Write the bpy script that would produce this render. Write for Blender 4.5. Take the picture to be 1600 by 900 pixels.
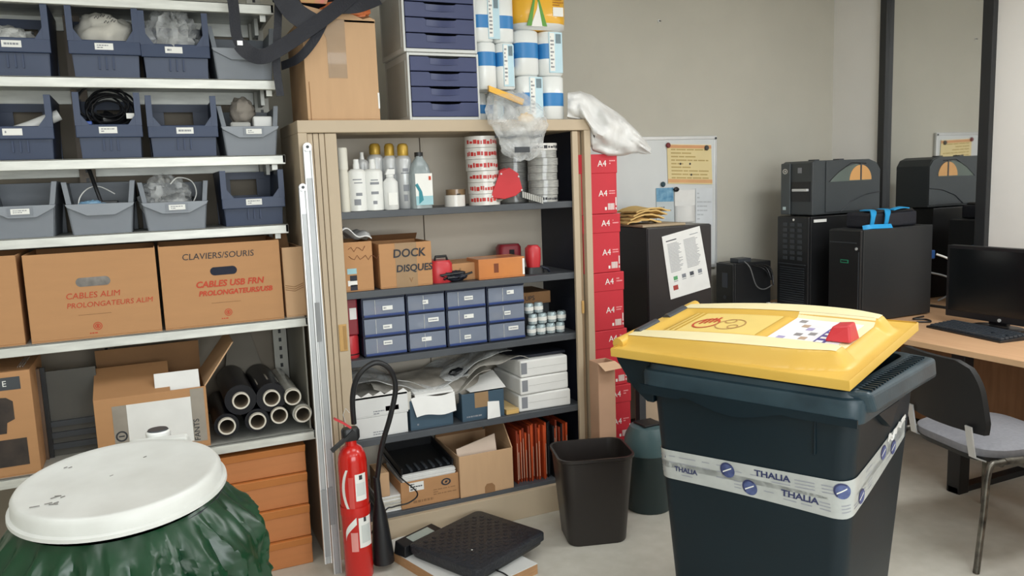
import bpy, bmesh, math, random
from mathutils import Vector, Matrix, noise
S = bpy.context.scene
for o in list(bpy.data.objects): bpy.data.objects.remove(o)
COL = S.collection
R = math.radians
PI = math.pi
# ------------------------------------------------------------------ camera
F_PX = 1243.5
PIT, ROL, YAW = R(7.656), R(-2.161), R(24.18)
CAM = Vector((0, 0, 1.6))
FW = Vector((math.sin(YAW)*math.cos(PIT), math.cos(YAW)*math.cos(PIT), -math.sin(PIT)))
_r = Vector((math.cos(YAW), -math.sin(YAW), 0)); _u = _r.cross(FW)
RT = math.cos(ROL)*_r + math.sin(ROL)*_u
UP = -math.sin(ROL)*_r + math.cos(ROL)*_u
cd = bpy.data.cameras.new('camera'); co = bpy.data.objects.new('camera', cd); COL.objects.link(co)
cd.sensor_width = 36; cd.lens = 36*F_PX/1600; cd.clip_start = .05
m = Matrix((RT, UP, -FW)).transposed().to_4x4(); m.translation = CAM
co.matrix_world = m
S.camera = co
# ------------------------------------------------------------------ light
S.view_settings.view_transform = 'Standard'; S.view_settings.look = 'None'
S.view_settings.gamma = 1; S.view_settings.use_curve_mapping = False
S.view_settings.exposure = -0.1
w = bpy.data.worlds.new('world'); S.world = w; w.use_nodes = True
w.node_tree.nodes['Background'].inputs[0].default_value = (.8, .85, .9, 1)
w.node_tree.nodes['Background'].inputs[1].default_value = 0.3
def lamp(x, y, p, sx=1.2, sy=.6, z=2.72):
    l = bpy.data.lights.new('ceiling_lamp', 'AREA'); l.shape = 'RECTANGLE'; l.size = sx; l.size_y = sy
    l.energy = p; l.color = (.965, .985, 1.0)
    o = bpy.data.objects.new('ceiling_lamp', l); o.location = (x, y, z); COL.objects.link(o)
for x, y, pw in ((-.9, 1.9, 13), (1.3, 1.9, 13), (3.3, 1.7, 30), (-.9, -.5, 14), (1.3, -.5, 14), (3.3, -.5, 26)):
    lamp(x, y, pw)
# daylight from the window in the wall behind the photographer
l = bpy.data.lights.new('window_daylight', 'AREA'); l.shape = 'RECTANGLE'; l.size = 3.2; l.size_y = 1.5; l.energy = 105; l.color = (.91, .965, 1)
o = bpy.data.objects.new('window_daylight', l); o.location = (.6, -2.4, 1.7); o.rotation_euler = (R(90), 0, 0); COL.objects.link(o)
# ------------------------------------------------------------------ helpers
def ray(x, y): return FW + (x-800)/F_PX*RT - (y-450)/F_PX*UP
def P(x, y, X=None, Y=None, Z=None):
    d = ray(x, y)
    t = (Z-CAM.z)/d.z if Z is not None else (Y-CAM.y)/d.y if Y is not None else (X-CAM.x)/d.x
    return CAM + t*d
def fr(x0, y0, x1, y1, Y):
    """upright rectangle (pixels of the photograph) standing in the plane Y -> X0, X1, Z0, Z1"""
    ym = (y0+y1)/2; xm = (x0+x1)/2
    return P(x0, ym, Y=Y).x, P(x1, ym, Y=Y).x, P(xm, y1, Y=Y).z, P(xm, y0, Y=Y).z
def lin(h):
    h = h.lstrip('#'); c = [int(h[i:i+2], 16)/255 for i in (0, 2, 4)]
    return tuple((v/12.92 if v <= .04045 else ((v+.055)/1.055)**2.4) for v in c)
MATS = {}
def M(name, hexc, rough=.55, metal=0, var=.08, scale=6, bump=0, bscale=60, spec=.5, alpha=1, emit=None, trans=0, hex2=None, stretch=None, coat=0):
    if name in MATS: return MATS[name]
    m = bpy.data.materials.new(name); m.use_nodes = True; MATS[name] = m
    nt = m.node_tree; b = nt.nodes['Principled BSDF']; c = lin(hexc)
    b.inputs['Roughness'].default_value = rough; b.inputs['Metallic'].default_value = metal
    b.inputs['Specular IOR Level'].default_value = spec; b.inputs['Alpha'].default_value = alpha
    b.inputs['Transmission Weight'].default_value = trans
    b.inputs['Coat Weight'].default_value = coat
    tc = nt.nodes.new('ShaderNodeTexCoord')
    mp = nt.nodes.new('ShaderNodeMapping'); nt.links.new(tc.outputs['Object'], mp.inputs[0])
    if stretch: mp.inputs['Scale'].default_value = stretch
    n = nt.nodes.new('ShaderNodeTexNoise'); n.inputs['Scale'].default_value = scale; n.inputs['Detail'].default_value = 5
    nt.links.new(mp.outputs[0], n.inputs['Vector'])
    r = nt.nodes.new('ShaderNodeValToRGB'); nt.links.new(n.outputs['Fac'], r.inputs[0])
    c2 = lin(hex2) if hex2 else tuple(v*(1-var) for v in c)
    r.color_ramp.elements[0].position = .3; r.color_ramp.elements[1].position = .7
    r.color_ramp.elements[0].color = (*c2, 1); r.color_ramp.elements[1].color = (*(c if hex2 else tuple(min(1, v*(1+var)) for v in c)), 1)
    nt.links.new(r.outputs[0], b.inputs['Base Color'])
    if bump:
        n2 = nt.nodes.new('ShaderNodeTexNoise'); n2.inputs['Scale'].default_value = bscale; n2.inputs['Detail'].default_value = 3
        nt.links.new(mp.outputs[0], n2.inputs['Vector'])
        bp = nt.nodes.new('ShaderNodeBump'); bp.inputs['Strength'].default_value = bump; bp.inputs['Distance'].default_value = .01
        nt.links.new(n2.outputs['Fac'], bp.inputs['Height']); nt.links.new(bp.outputs[0], b.inputs['Normal'])
    if emit:
        b.inputs['Emission Color'].default_value = (*c, 1); b.inputs['Emission Strength'].default_value = emit
    return m
class MB:
    def __init__(s): s.v = []; s.f = []
    def add(s, vs, fs, T=None):
        k = len(s.v)
        for p in vs:
            p = Vector(p); s.v.append(T @ p if T else p)
        s.f += [tuple(i+k for i in f) for f in fs]
        return s
    def box(s, x0, x1, y0, y1, z0, z1, T=None):
        return s.add([(x0,y0,z0),(x1,y0,z0),(x1,y1,z0),(x0,y1,z0),(x0,y0,z1),(x1,y0,z1),(x1,y1,z1),(x0,y1,z1)],
              [(3,2,1,0),(4,5,6,7),(0,1,5,4),(1,2,6,5),(2,3,7,6),(3,0,4,7)], T)
    def hexa(s, pts):   # 4 bottom ccw, 4 top ccw
        return s.add(pts, [(3,2,1,0),(4,5,6,7),(0,1,5,4),(1,2,6,5),(2,3,7,6),(3,0,4,7)])
    def rings(s, rs, cap0=True, cap1=True, closed=True, T=None):
        n = len(rs[0]); vs = [p for r in rs for p in r]; fs = []
        for i in range(len(rs)-1):
            for j in range(n if closed else n-1):
                a = i*n+j; b = i*n+(j+1) % n
                fs.append((a, b, b+n, a+n))
        if cap0: fs.append(tuple(reversed(range(n))))
        if cap1: fs.append(tuple(range((len(rs)-1)*n, len(rs)*n)))
        return s.add(vs, fs, T)
    def lathe(s, prof, c=(0,0,0), n=24, cap0=True, cap1=True, T=None):
        c = Vector(c)
        return s.rings([[c+Vector((r*math.cos(2*PI*j/n), r*math.sin(2*PI*j/n), z)) for j in range(n)] for r, z in prof], cap0, cap1, T=T)
    def cyl(s, p0, p1, r0, r1=None, n=14, caps=True):
        return s.tube([p0, p1], [r0, r0 if r1 is None else r1], n, caps)
    def tube(s, pts, r, n=8, caps=True):
        pts = [Vector(p) for p in pts]; rr = r if isinstance(r, (list, tuple)) else [r]*len(pts)
        rs = []; ref = None
        for i, p in enumerate(pts):
            d = (pts[min(i+1, len(pts)-1)]-pts[max(i-1, 0)]).normalized()
            if ref is None: ref = Vector((0,0,1)) if abs(d.z) < .9 else Vector((1,0,0))
            a = d.cross(ref).normalized(); b = d.cross(a).normalized(); ref = -b if False else a.cross(d).normalized()
            rs.append([p+rr[i]*(math.cos(2*PI*j/n)*a-math.sin(2*PI*j/n)*b) for j in range(n)])
        return s.rings(rs, caps, caps)
    def pipe(s, p0, p1, ro, ri, n=20):   # hollow tube
        p0 = Vector(p0); p1 = Vector(p1); d = (p1-p0).normalized(); ref = Vector((0,0,1)) if abs(d.z) < .9 else Vector((1,0,0))
        a = d.cross(ref).normalized(); b = d.cross(a)
        ci = lambda p, r: [p+r*(math.cos(2*PI*j/n)*a-math.sin(2*PI*j/n)*b) for j in range(n)]
        return s.rings([ci(p0, ri), ci(p0, ro), ci(p1, ro), ci(p1, ri), ci(p0, ri)], False, False)
    def prism(s, poly, d0, d1, axis='y'):
        f = {'y': lambda p, d: (p[0], d, p[1]), 'x': lambda p, d: (d, p[0], p[1]), 'z': lambda p, d: (p[0], p[1], d)}[axis]
        n = len(poly)
        return s.add([f(p, d0) for p in poly]+[f(p, d1) for p in poly],
            [tuple(range(n)), tuple(reversed(range(n, 2*n)))]+[(i, i+n, (i+1) % n+n, (i+1) % n) for i in range(n)])
    def ribbon(s, pts, wid, th, side):
        pts = [Vector(p) for p in pts]; rs = []
        for i, p in enumerate(pts):
            d = (pts[min(i+1, len(pts)-1)]-pts[max(i-1, 0)]).normalized()
            sd = Vector(side(i/(len(pts)-1)) if callable(side) else side); sd = (sd-sd.dot(d)*d).normalized(); nn = d.cross(sd)
            rs.append([p+sd*wid/2+nn*th/2, p-sd*wid/2+nn*th/2, p-sd*wid/2-nn*th/2, p+sd*wid/2-nn*th/2])
        return s.rings(rs)
    def grid(s, fn, nu, nv, th=0):
        vs = [Vector(fn(i/nu, j/nv)) for i in range(nu+1) for j in range(nv+1)]
        q = lambda i, j: i*(nv+1)+j
        fs = [(q(i,j), q(i+1,j), q(i+1,j+1), q(i,j+1)) for i in range(nu) for j in range(nv)]
        if th:
            n0 = len(vs); th = Vector(th); vs += [v+th for v in vs]; fs2 = [tuple(reversed([i+n0 for i in f])) for f in fs]
            ed = [q(i,0) for i in range(nu+1)]+[q(nu,j) for j in range(1,nv+1)]+[q(i,nv) for i in range(nu-1,-1,-1)]+[q(0,j) for j in range(nv-1,0,-1)]
            for a, b in zip(ed, ed[1:]+ed[:1]): fs2.append((b, a, a+n0, b+n0))
            fs += fs2
        return s.add(vs, fs)
    def blob(s, c, rad, amp=.2, freq=3, seed=0, n=20, k=28, flat=None, sharp=False):
        c = Vector(c); rs = []
        for i in range(n+1):
            th = PI*(i/n*.98+.01); ring = []
            for j in range(k):
                ph = 2*PI*j/k; d = Vector((math.sin(th)*math.cos(ph), math.sin(th)*math.sin(ph), math.cos(th)))
                q = d*freq+Vector((seed*7.1, seed*3.3, seed*1.7)); h = noise.noise(q)+.5*noise.noise(q*2.3)
                if sharp: h = 1-2*abs(noise.noise(q))+.5*(1-2*abs(noise.noise(q*2.1)))-.6
                e = d*(1+amp*h); p = Vector((e.x*rad[0], e.y*rad[1], e.z*rad[2]))
                if flat is not None and p.z < flat: p.z = flat+.05*(p.z-flat)
                ring.append(c+p)
            rs.append(ring)
        return s.rings([list(reversed(r)) for r in rs])
    def build(s, name, mat, parent=None, smooth=None, bevel=0, seg=2):
        me = bpy.data.meshes.new(name); me.from_pydata([tuple(v) for v in s.v], [], s.f); me.update()
        bm = bmesh.new(); bm.from_mesh(me); bmesh.ops.recalc_face_normals(bm, faces=bm.faces); bm.to_mesh(me); bm.free()
        me.materials.append(mat)
        if smooth:
            me.polygons.foreach_set('use_smooth', [True]*len(me.polygons)); me.set_sharp_from_angle(angle=R(smooth))
        o = bpy.data.objects.new(name, me); COL.objects.link(o)
        if parent: o.parent = parent
        if bevel:
            b = o.modifiers.new('bevel', 'BEVEL'); b.width = bevel; b.segments = seg; b.limit_method = 'ANGLE'; b.angle_limit = R(40)
        return o
def thing(name, label, cat, loc=(0,0,0), rz=0, group=None, rot=None):
    o = bpy.data.objects.new(name, None); COL.objects.link(o); o.empty_display_size = .05
    o.location = loc; o.rotation_euler = rot or (0, 0, rz); o['label'] = label; o['category'] = cat
    if group: o['group'] = group
    return o
def tag(o, label, cat, group=None, kind=None):
    o['label'] = label; o['category'] = cat
    if group: o['group'] = group
    if kind: o['kind'] = kind
    return o
def struct(o, label, cat='setting'):
    o['kind'] = 'structure'; o['label'] = label; o['category'] = cat; return o
def box(name, x0, x1, y0, y1, z0, z1, mat, parent=None, bevel=0, seg=2):
    return MB().box(x0, x1, y0, y1, z0, z1).build(name, mat, parent, bevel=bevel, seg=seg)
def text(body, size, loc, mat, parent, rot=(PI/2, 0, 0), ext=.0004, align='CENTER', shear=0, sx=1, name='lettering', bold=0, spacing=1):
    c = bpy.data.curves.new(name, 'FONT'); c.body = body; c.size = size; c.align_x = align; c.align_y = 'CENTER'; c.shear = shear; c.extrude = ext; c.offset = bold; c.space_character = spacing
    c.resolution_u = 3
    t = bpy.data.objects.new(name, c); COL.objects.link(t)
    dg = bpy.context.evaluated_depsgraph_get(); me = bpy.data.meshes.new_from_object(t.evaluated_get(dg)); bpy.data.objects.remove(t)
    me.materials.clear(); me.materials.append(mat)
    o = bpy.data.objects.new(name, me); COL.objects.link(o); o.parent = parent; o.location = loc; o.rotation_euler = rot; o.scale = (sx, 1, 1)
    return o
def marks(rows, x0, x1, z0, z1, y, parent, mat, seed=0, name='print', d=-.0006):
    """unreadable small print: rows of short dark dashes standing on a face that looks to -y"""
    rnd = random.Random(seed); b = MB(); h = (z1-z0)/rows
    for i in range(rows):
        x = x0
        while x < x1:
            wd = rnd.uniform(.06, .22)*(x1-x0); e = min(x1, x+wd); zc = z1-h*(i+.5)
            b.box(x, e, y+d, y, zc-h*.22, zc+h*.22); x = e+(x1-x0)*.04
            if rnd.random() < .12: break
    o = b.build(name, mat, parent); o['kind'] = 'stuff'
    return o
def smoothp(pts, n=6):
    out = []; pts = [Vector(p) for p in pts]
    for i in range(len(pts)-1):
        p0, p1, p2, p3 = pts[max(i-1, 0)], pts[i], pts[i+1], pts[min(i+2, len(pts)-1)]
        for k in range(n):
            u = k/n; out.append(.5*((2*p1)+(p2-p0)*u+(2*p0-5*p1+4*p2-p3)*u*u+(3*p1-p0-3*p2+p3)*u**3))
    return out+[pts[-1]]
# ------------------------------------------------------------------ materials
m_wall = M('wall_paint', '#C6C3B7', .85, var=.03, scale=3, bump=.06, bscale=180)
m_wallw = M('wall_white', '#EDEBE6', .8, var=.02, scale=3, bump=.05, bscale=180)
m_floor = M('floor_vinyl', '#CCC9BE', .5, hex2='#C1BEB2', scale=14, bump=.03, bscale=220)
m_ceil = M('ceiling_tile', '#E8E6E0', .9, var=.03, scale=20)
m_black = M('black_frame', '#26282A', .45, var=.1)
m_glass = M('mirror_glass', '#E9EAEA', .03, metal=1, var=.01, scale=2)
m_galv = M('galvanised_steel', '#D3D4CD', .42, metal=.35, var=.12, scale=9, stretch=(1, 6, 6))
m_cab = M('beige_steel', '#C0AE94', .5, var=.03, scale=4, bump=.02, bscale=300)
m_cabback = M('beige_back', '#D6CCBC', .6, var=.03, scale=4)
m_dshelf = M('charcoal_steel', '#4C5055', .45, var=.08, scale=8)
m_navy = M('dark_navy_panel', '#1E2230', .6, var=.08)
m_card = M('cardboard', '#BB8C60', .8, var=.03, scale=5, bump=.05, bscale=(150), stretch=(1, 1, 6))
m_cardl = M('cardboard_light', '#C9A47E', .8, var=.03, scale=5, bump=.05, bscale=150, stretch=(6, 6, 1))
m_cardd = M('cardboard_dark', '#96704C', .85, var=.1, scale=5, bump=.05, bscale=150)
m_cardin = M('cardboard_inside', '#8A6A4A', .85, var=.1, scale=5)
m_tapeb = M('brown_tape', '#A08362', .25, var=.06, scale=12, coat=.4)
m_blue = M('blue_bin_plastic', '#303E5A', .42, var=.07, scale=6)
m_grey = M('grey_bin_plastic', '#7F858D', .45, var=.06, scale=6)
m_white = M('white_plastic', '#E4E5E2', .4, var=.03)
m_label = M('white_label', '#EFEFEA', .6, var=.02)
m_paper = M('white_paper', '#EDEDEA', .75, var=.04, scale=10)
m_ink = M('ink', '#33343A', .7, var=.02)
m_inkg = M('grey_print', '#8C8F95', .7, var=.02)
m_redink = M('red_marker', '#C2472C', .7, var=.08)
m_dark = M('black_plastic', '#1B1C1F', .38, var=.12)
m_dark2 = M('charcoal_plastic', '#3C4045', .42, var=.08)
m_orange = M('orange_crate', '#C07B48', .5, var=.06, scale=4, stretch=(1, 1, 8))
m_alu = M('aluminium_rail', '#DFE1E1', .35, metal=.45, var=.05)
m_red = M('red_paint', '#CB211A', .22, var=.05, coat=.3)
m_redbox = M('red_carton', '#C82C3A', .5, var=.05)
m_redpl = M('red_plastic', '#C9353C', .35, var=.06)
m_green = M('green_bag', '#07381F', .3, var=.25, scale=9, bump=.12, bscale=14, spec=.6)
m_lid = M('worn_white_plastic', '#DEE0DC', .4, hex2='#CDCEC9', scale=7, bump=.03, bscale=40)
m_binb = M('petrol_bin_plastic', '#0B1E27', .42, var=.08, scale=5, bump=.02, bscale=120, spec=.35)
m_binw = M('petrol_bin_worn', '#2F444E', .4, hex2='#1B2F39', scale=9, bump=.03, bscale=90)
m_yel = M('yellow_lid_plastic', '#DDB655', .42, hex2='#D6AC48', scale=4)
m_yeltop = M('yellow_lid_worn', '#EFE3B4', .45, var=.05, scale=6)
m_wood = M('desk_laminate', '#DDB38B', .45, hex2='#D2A57C', scale=3, stretch=(14, 1.2, 14))
m_woodd = M('desk_panel', '#8E6747', .6, hex2='#7C583B', scale=3, stretch=(12, 12, 1.5))
m_chair = M('chair_fabric_grey', '#8C8D93', .9, var=.08, scale=60, bump=.15, bscale=300)
m_chrome = M('worn_chrome', '#B5B2A8', .3, metal=.9, hex2='#57554F', scale=14)
m_pbag = None
def plastic(name, hexc, base=.35, rough=.15, k=9):
    """thin crinkled film: part of the light goes through, folds are denser"""
    m = bpy.data.materials.new(name); m.use_nodes = True; nt = m.node_tree; b = nt.nodes['Principled BSDF']
    b.inputs['Base Color'].default_value = (*lin(hexc), 1); b.inputs['Roughness'].default_value = rough
    tc = nt.nodes.new('ShaderNodeTexCoord'); n = nt.nodes.new('ShaderNodeTexNoise'); n.inputs['Scale'].default_value = k; n.inputs['Detail'].default_value = 6; n.inputs['Distortion'].default_value = 1.2
    nt.links.new(tc.outputs['Object'], n.inputs['Vector'])
    mr = nt.nodes.new('ShaderNodeMapRange'); mr.inputs[1].default_value = .35; mr.inputs[2].default_value = .7; mr.inputs[3].default_value = max(0, base-.22); mr.inputs[4].default_value = min(1, base+.3)
    nt.links.new(n.outputs['Fac'], mr.inputs[0]); nt.links.new(mr.outputs[0], b.inputs['Alpha'])
    bp = nt.nodes.new('ShaderNodeBump'); bp.inputs['Strength'].default_value = .6; bp.inputs['Distance'].default_value = .02
    nt.links.new(n.outputs['Fac'], bp.inputs['Height']); nt.links.new(bp.outputs[0], b.inputs['Normal'])
    return m
m_clear = plastic('clear_film', '#EDF0F0', .32, .08, 7)
m_wbag = plastic('white_bag_film', '#F2F2F0', .85, .35, 4)
m_gbag = plastic('grey_bag_film', '#B9B6AE', .7, .3)
m_drawer = M('frosted_drawer', '#9DA7BA', .25, var=.05, alpha=.5)
# ================================================================== room
YB, XR = 4.15, 4.32
struct(box('floor', -2.6, XR, -2.6, YB, -.1, 0, m_floor), 'grey speckled vinyl floor of the store room')
struct(box('ceiling', -2.6, XR+.1, -2.6, YB+.1, 2.8, 2.9, m_ceil), 'plain white ceiling of the store room')
struct(box('wall_back', -2.6, XR+.1, YB, YB+.1, 0, 2.8, m_wall), 'beige painted back wall behind whiteboard and cabinets')
struct(box('wall_left', -2.7, -2.6, -2.6, YB, 0, 2.8, m_wall), 'beige painted side wall beyond the metal shelving')
struct(box('wall_front', -2.6, XR, -2.7, -2.6, 0, 2.8, m_wall), 'beige painted wall behind the viewer')
wr = MB(); wr.box(XR, XR+.1, 3.735, YB, 0, 2.8); wr.box(XR, XR+.1, -2.6, 3.0, 0, 2.8); wr.box(XR, XR+.1, 3.0, 3.735, 0, .7)
struct(wr.build('wall_right', m_wallw), 'off-white side wall with a dark framed glazed panel')
win = thing('window_1', 'tall reflecting glass panel in slim black posts', 'window', (XR, 3.37, .7)); win['kind'] = 'structure'
box('window_frame', -.035, .06, .325, .375, 0, 2.1, m_black, win, bevel=.004)
box('window_frame', -.035, .06, -.375, -.31, 0, 2.1, m_black, win, bevel=.004)
box('window_frame', -.02, .06, -.31, .325, 0, .05, m_black, win)
box('pane', .0, .02, -.31, .325, .05, 2.1, m_glass, win)
struct(box('baseboard_right', XR-.015, XR, -2.6, YB, 0, .08, m_black), 'black baseboard along the side wall')
struct(box('baseboard_back', 2.0, XR, YB-.015, YB, 0, .08, m_black), 'black baseboard along the back wall')
# wall anchor
p = P(1029, 33, Y=YB)
t = thing('wall_plug', 'small white wall plug with a screw high on the beige wall', 'wall plug', (p.x, YB, p.z))
MB().cyl((0, 0, 0), (0, -.006, 0), .009).build('socket', m_white, t); MB().cyl((.002, -.004, .002), (.002, -.02, -.004), .003).build('screw', m_dark2, t)

# ================================================================== left shelving
YS, YL = 3.40, 3.30           # front edges of the upper and lower shelves
SH = [(2.335, YS, .525), (2.041, YS, .528), (1.742, YS, .528), (1.458, YS, .52), (1.077, YL, .556), (.595, YL, .556)]
sh = thing('shelving_unit', 'galvanised metal shelving with storage bins and cartons', 'shelving', (0, 3.6, 0))
for z, yf, xr in SH:
    b = MB(); y0 = yf-3.6; y1 = .22
    b.box(-1.0, xr, y0, y1, z-.006, z); b.box(-1.0, xr, y0, y0+.012, z-.038, z); b.box(-1.0, xr, y1-.012, y1, z-.06, z)
    b.box(xr-.012, xr, y0, y1, z-.034, z); b.box(-1.0, xr, y0+.012, y0+.03, z-.038, z-.03)
    b.build('shelf', m_galv, sh, bevel=.002)
m_up = M('shelf_upright', '#8F8274', .55, var=.08); m_perf = M('perforated_upright', '#B9B8AF', .5, metal=.3, var=.1)
for x in (-.22, .50):
    for y in (.20,):
        b = MB(); b.box(x-.03, x+.03, y-.03, y-.0, 0, 2.45)
        u = b.build('upright', m_up if x < 0 else m_perf, sh)
        hb = MB()
        for i in range(60): hb.box(x-.006, x+.006, y-.0315, y-.03, .06+.04*i, .078+.04*i)
        h = hb.build('slots', m_dark, u); h['kind'] = 'stuff'
b = MB(); b.box(.534, .540, -.28, .2, .60, 1.04); b.build('side_panel', M('side_sheet', '#8B8980', .5, metal=.2, var=.06), sh)
box('back_sheet', -1.0, .53, .225, .235, 0, 2.4, M('shelf_back', '#8C8273', .7, var=.06), sh)
# bracket clips
for z, yf, xr in SH[:4]:
    box('bracket', xr-.045, xr-.03, .06, .17, z-.075, z-.006, m_galv, sh); box('clip', xr-.05, xr-.028, -.16, -.148, z-.06, z-.035, m_galv, sh)

def label_on(parent, x, z, wd, ht, y, rows=1, seed=0):
    l = box('label', x-wd/2, x+wd/2, y-.0015, y, z-ht/2, z+ht/2, m_label, parent)
    marks(rows, x-wd*.38, x+wd*.38, z-ht*.34, z+ht*.34, y-.0015, l, m_inkg, seed)
    return l
def blue_bin(x0, x1, z, yf, h, label, lx=.5, depth=.34, seed=0, lab=True):
    wd = x1-x0; t = thing('storage_bin', label, 'storage bin', ((x0+x1)/2, yf, z), group='plastic bins on the metal shelves')
    a = wd/2; k = .012; th = .006
    b = MB()
    # side walls: narrow foot, wider shoulder; open front above the band
    for s in (-1, 1):
        b.hexa([(s*(a-k), .03, 0), (s*(a-k-th), .03, 0), (s*(a-k-th), depth, 0), (s*(a-k), depth, 0),
                (s*a, .0, h), (s*(a-th), .0, h), (s*(a-th), depth, h), (s*a, depth, h)])
        b.box(min(s*a, s*(a-.022)), max(s*a, s*(a-.022)), -.004, .012, h*.50, h)      # front flange of the side wall
        b.hexa([(s*(a-.022), -.003, h*.50), (s*(a-.05), -.003, h*.50), (s*(a-.05), .008, h*.50), (s*(a-.022), .008, h*.50),
                (s*(a-.022), -.003, h*.66), (s*(a-.0225), -.003, h*.66), (s*(a-.0225), .008, h*.66), (s*(a-.022), .008, h*.66)])
    b.box(-a+k, a-k, .03, depth, 0, th)
    b.box(-a+th, a-th, depth-th, depth, 0, h*.55); b.box(-a+th, -a*.45, depth-th, depth, h*.55, h*.86); b.box(a*.45, a-th, depth-th, depth, h*.55, h*.86); b.box(-a+th, a-th, depth-th, depth, h*.86, h)
    b.build('body', m_blue, t, bevel=.0015)
    MB().hexa([(-a+k, .022, .004), (a-k, .022, .004), (a-k, .032, .004), (-a+k, .032, .004), (-a+k, .014, h*.36), (a-k, .014, h*.36), (a-k, .022, h*.36), (-a+k, .022, h*.36)]).build('front_wall', m_blue, t)
    rb = MB()
    for i in (-1, 0, 1): rb.box(i*.024-.003, i*.024+.003, .010, .02, h*.12, h*.3)
    rb.build('rib', M('bin_rib', '#33415F', .5), t)
    MB().hexa([(-a, -.006, h*.32), (a, -.006, h*.32), (a, .012, h*.32), (-a, .012, h*.32), (-a, -.002, h*.52), (a, -.002, h*.52), (a, .012, h*.52), (-a, .012, h*.52)]).build('lip_band', m_blue, t, bevel=.003)
    if lab: label_on(t, (lx-.5)*wd, h*.43, .062, .024, -.0045, 2 if seed % 2 else 1, seed)
    return t
def grey_bin(x0, x1, z, yf, h, label, lx=.5, depth=.32, seed=0, lab=True):
    wd = x1-x0; t = thing('storage_bin', label, 'storage bin', ((x0+x1)/2, yf, z), group='plastic bins on the metal shelves')
    a = wd/2; k = .024; th = .006; hf = h*.58
    b = MB()
    for s in (-1, 1):
        b.hexa([(s*(a-k), .012, 0), (s*(a-k-th), .012, 0), (s*(a-k-th), depth, 0), (s*(a-k), depth, 0),
                (s*(a-.012), .004, hf), (s*(a-.012-th), .004, hf), (s*(a-th), depth, h), (s*a, depth, h)])
        b.hexa([(s*(a-.012), .004, hf), (s*(a-.03), .004, hf), (s*(a-.03), .02, hf), (s*(a-.012), .02, hf),
                (s*a, .03, h), (s*(a-.018), .03, h), (s*(a-.018), .05, h), (s*a, .05, h)])
        b.hexa([(s*(a-.012), .012, hf), (s*(a-.012-th), .012, hf), (s*(a-th), depth, hf), (s*a, depth, hf),
                (s*a, .04, h), (s*(a-th), .04, h), (s*(a-th), depth, h), (s*a, depth, h)])
    b.box(-a+k, a-k, .012, depth, 0, th); b.box(-a+.006, a-.006, depth-th, depth, 0, h)
    b.hexa([(-a+k, .012, 0), (a-k, .012, 0), (a-k, .02, 0), (-a+k, .02, 0), (-a+.012, .004, hf), (a-.012, .004, hf), (a-.012, .012, hf), (-a+.012, .012, hf)])
    b.build('body', m_grey, t, bevel=.0015)
    # chevron lip
    b = MB(); pl = [(-a+.008, hf), (a-.008, hf), (a-.014, hf-.012), (a*.38, hf-.045), (-a*.38, hf-.045), (-a+.014, hf-.012)]
    b.prism(pl, -.010, .012, 'y'); b.build('front_lip', M('grey_bin_lip', '#8B9199', .45), t, bevel=.002)
    if lab:
        hd = box('label_holder', (lx-.5)*wd-.04, (lx-.5)*wd+.04, -.013, -.010, hf-.036, hf-.006, m_grey, t)
        label_on(t, (lx-.5)*wd, hf-.021, .06, .02, -.013, 2, seed)
    return t
def bx(px0, px1, Y, ym): return P(px0, ym, Y=Y).x, P(px1, ym, Y=Y).x
zA, zB, zC = 2.041, 1.742, 1.458; yb_ = YS+.015
BINS = []
for px0, px1, z, ym, kind, h, lx, lab in (
    (-40, 79, zA, 70, 'b', .262, .48, 'blue bin at the left end of the top shelf holding bubble wrap'),
    (106, 219, zA, 70, 'b', .262, .49, 'blue bin holding a folded white cloth bag on the top shelf'),
    (219, 327, zA, 70, 'b', .25, .47, 'blue bin stuffed with a clear plastic bag on the top shelf'),
    (327, 432, zA, 80, 'g', .21, .62, 'grey bin on the top shelf below the dangling black strap'),
    (-30, 83, zB, 195, 'b', .235, .42, 'blue bin with a white tube at the left end of the second shelf'),
    (117, 222, zB, 195, 'b', .245, .48, 'blue bin holding a coil of black cables'),
    (230, 340, zB, 195, 'b', .235, .52, 'empty blue bin on the second shelf beside the coiled cables'),
    (342, 439, zB, 205, 'g', .20, .55, 'grey bin with white adapter blocks at the end of the second shelf'),
    (-28, 90, zC, 310, 'g', .205, .48, 'empty grey bin at the left end of the third shelf'),
    (96, 213, zC, 310, 'g', .20, .5, 'grey bin with an upright black antenna on the third shelf'),
    (216, 328, zC, 310, 'g', .19, .52, 'grey bin holding a clear bag and a white lead'),
    (346, 445, zC, 310, 'b', .225, .5, 'blue bin standing alone at the right end of the third shelf')):
    x0, x1 = bx(px0, px1, yb_, ym)
    i = len(BINS)
    BINS.append((blue_bin if kind == 'b' else grey_bin)(x0, x1, z, yb_, h, lab, lx, seed=i, lab=(i != 9)))
def bc(i): return BINS[i].location.copy()
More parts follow.
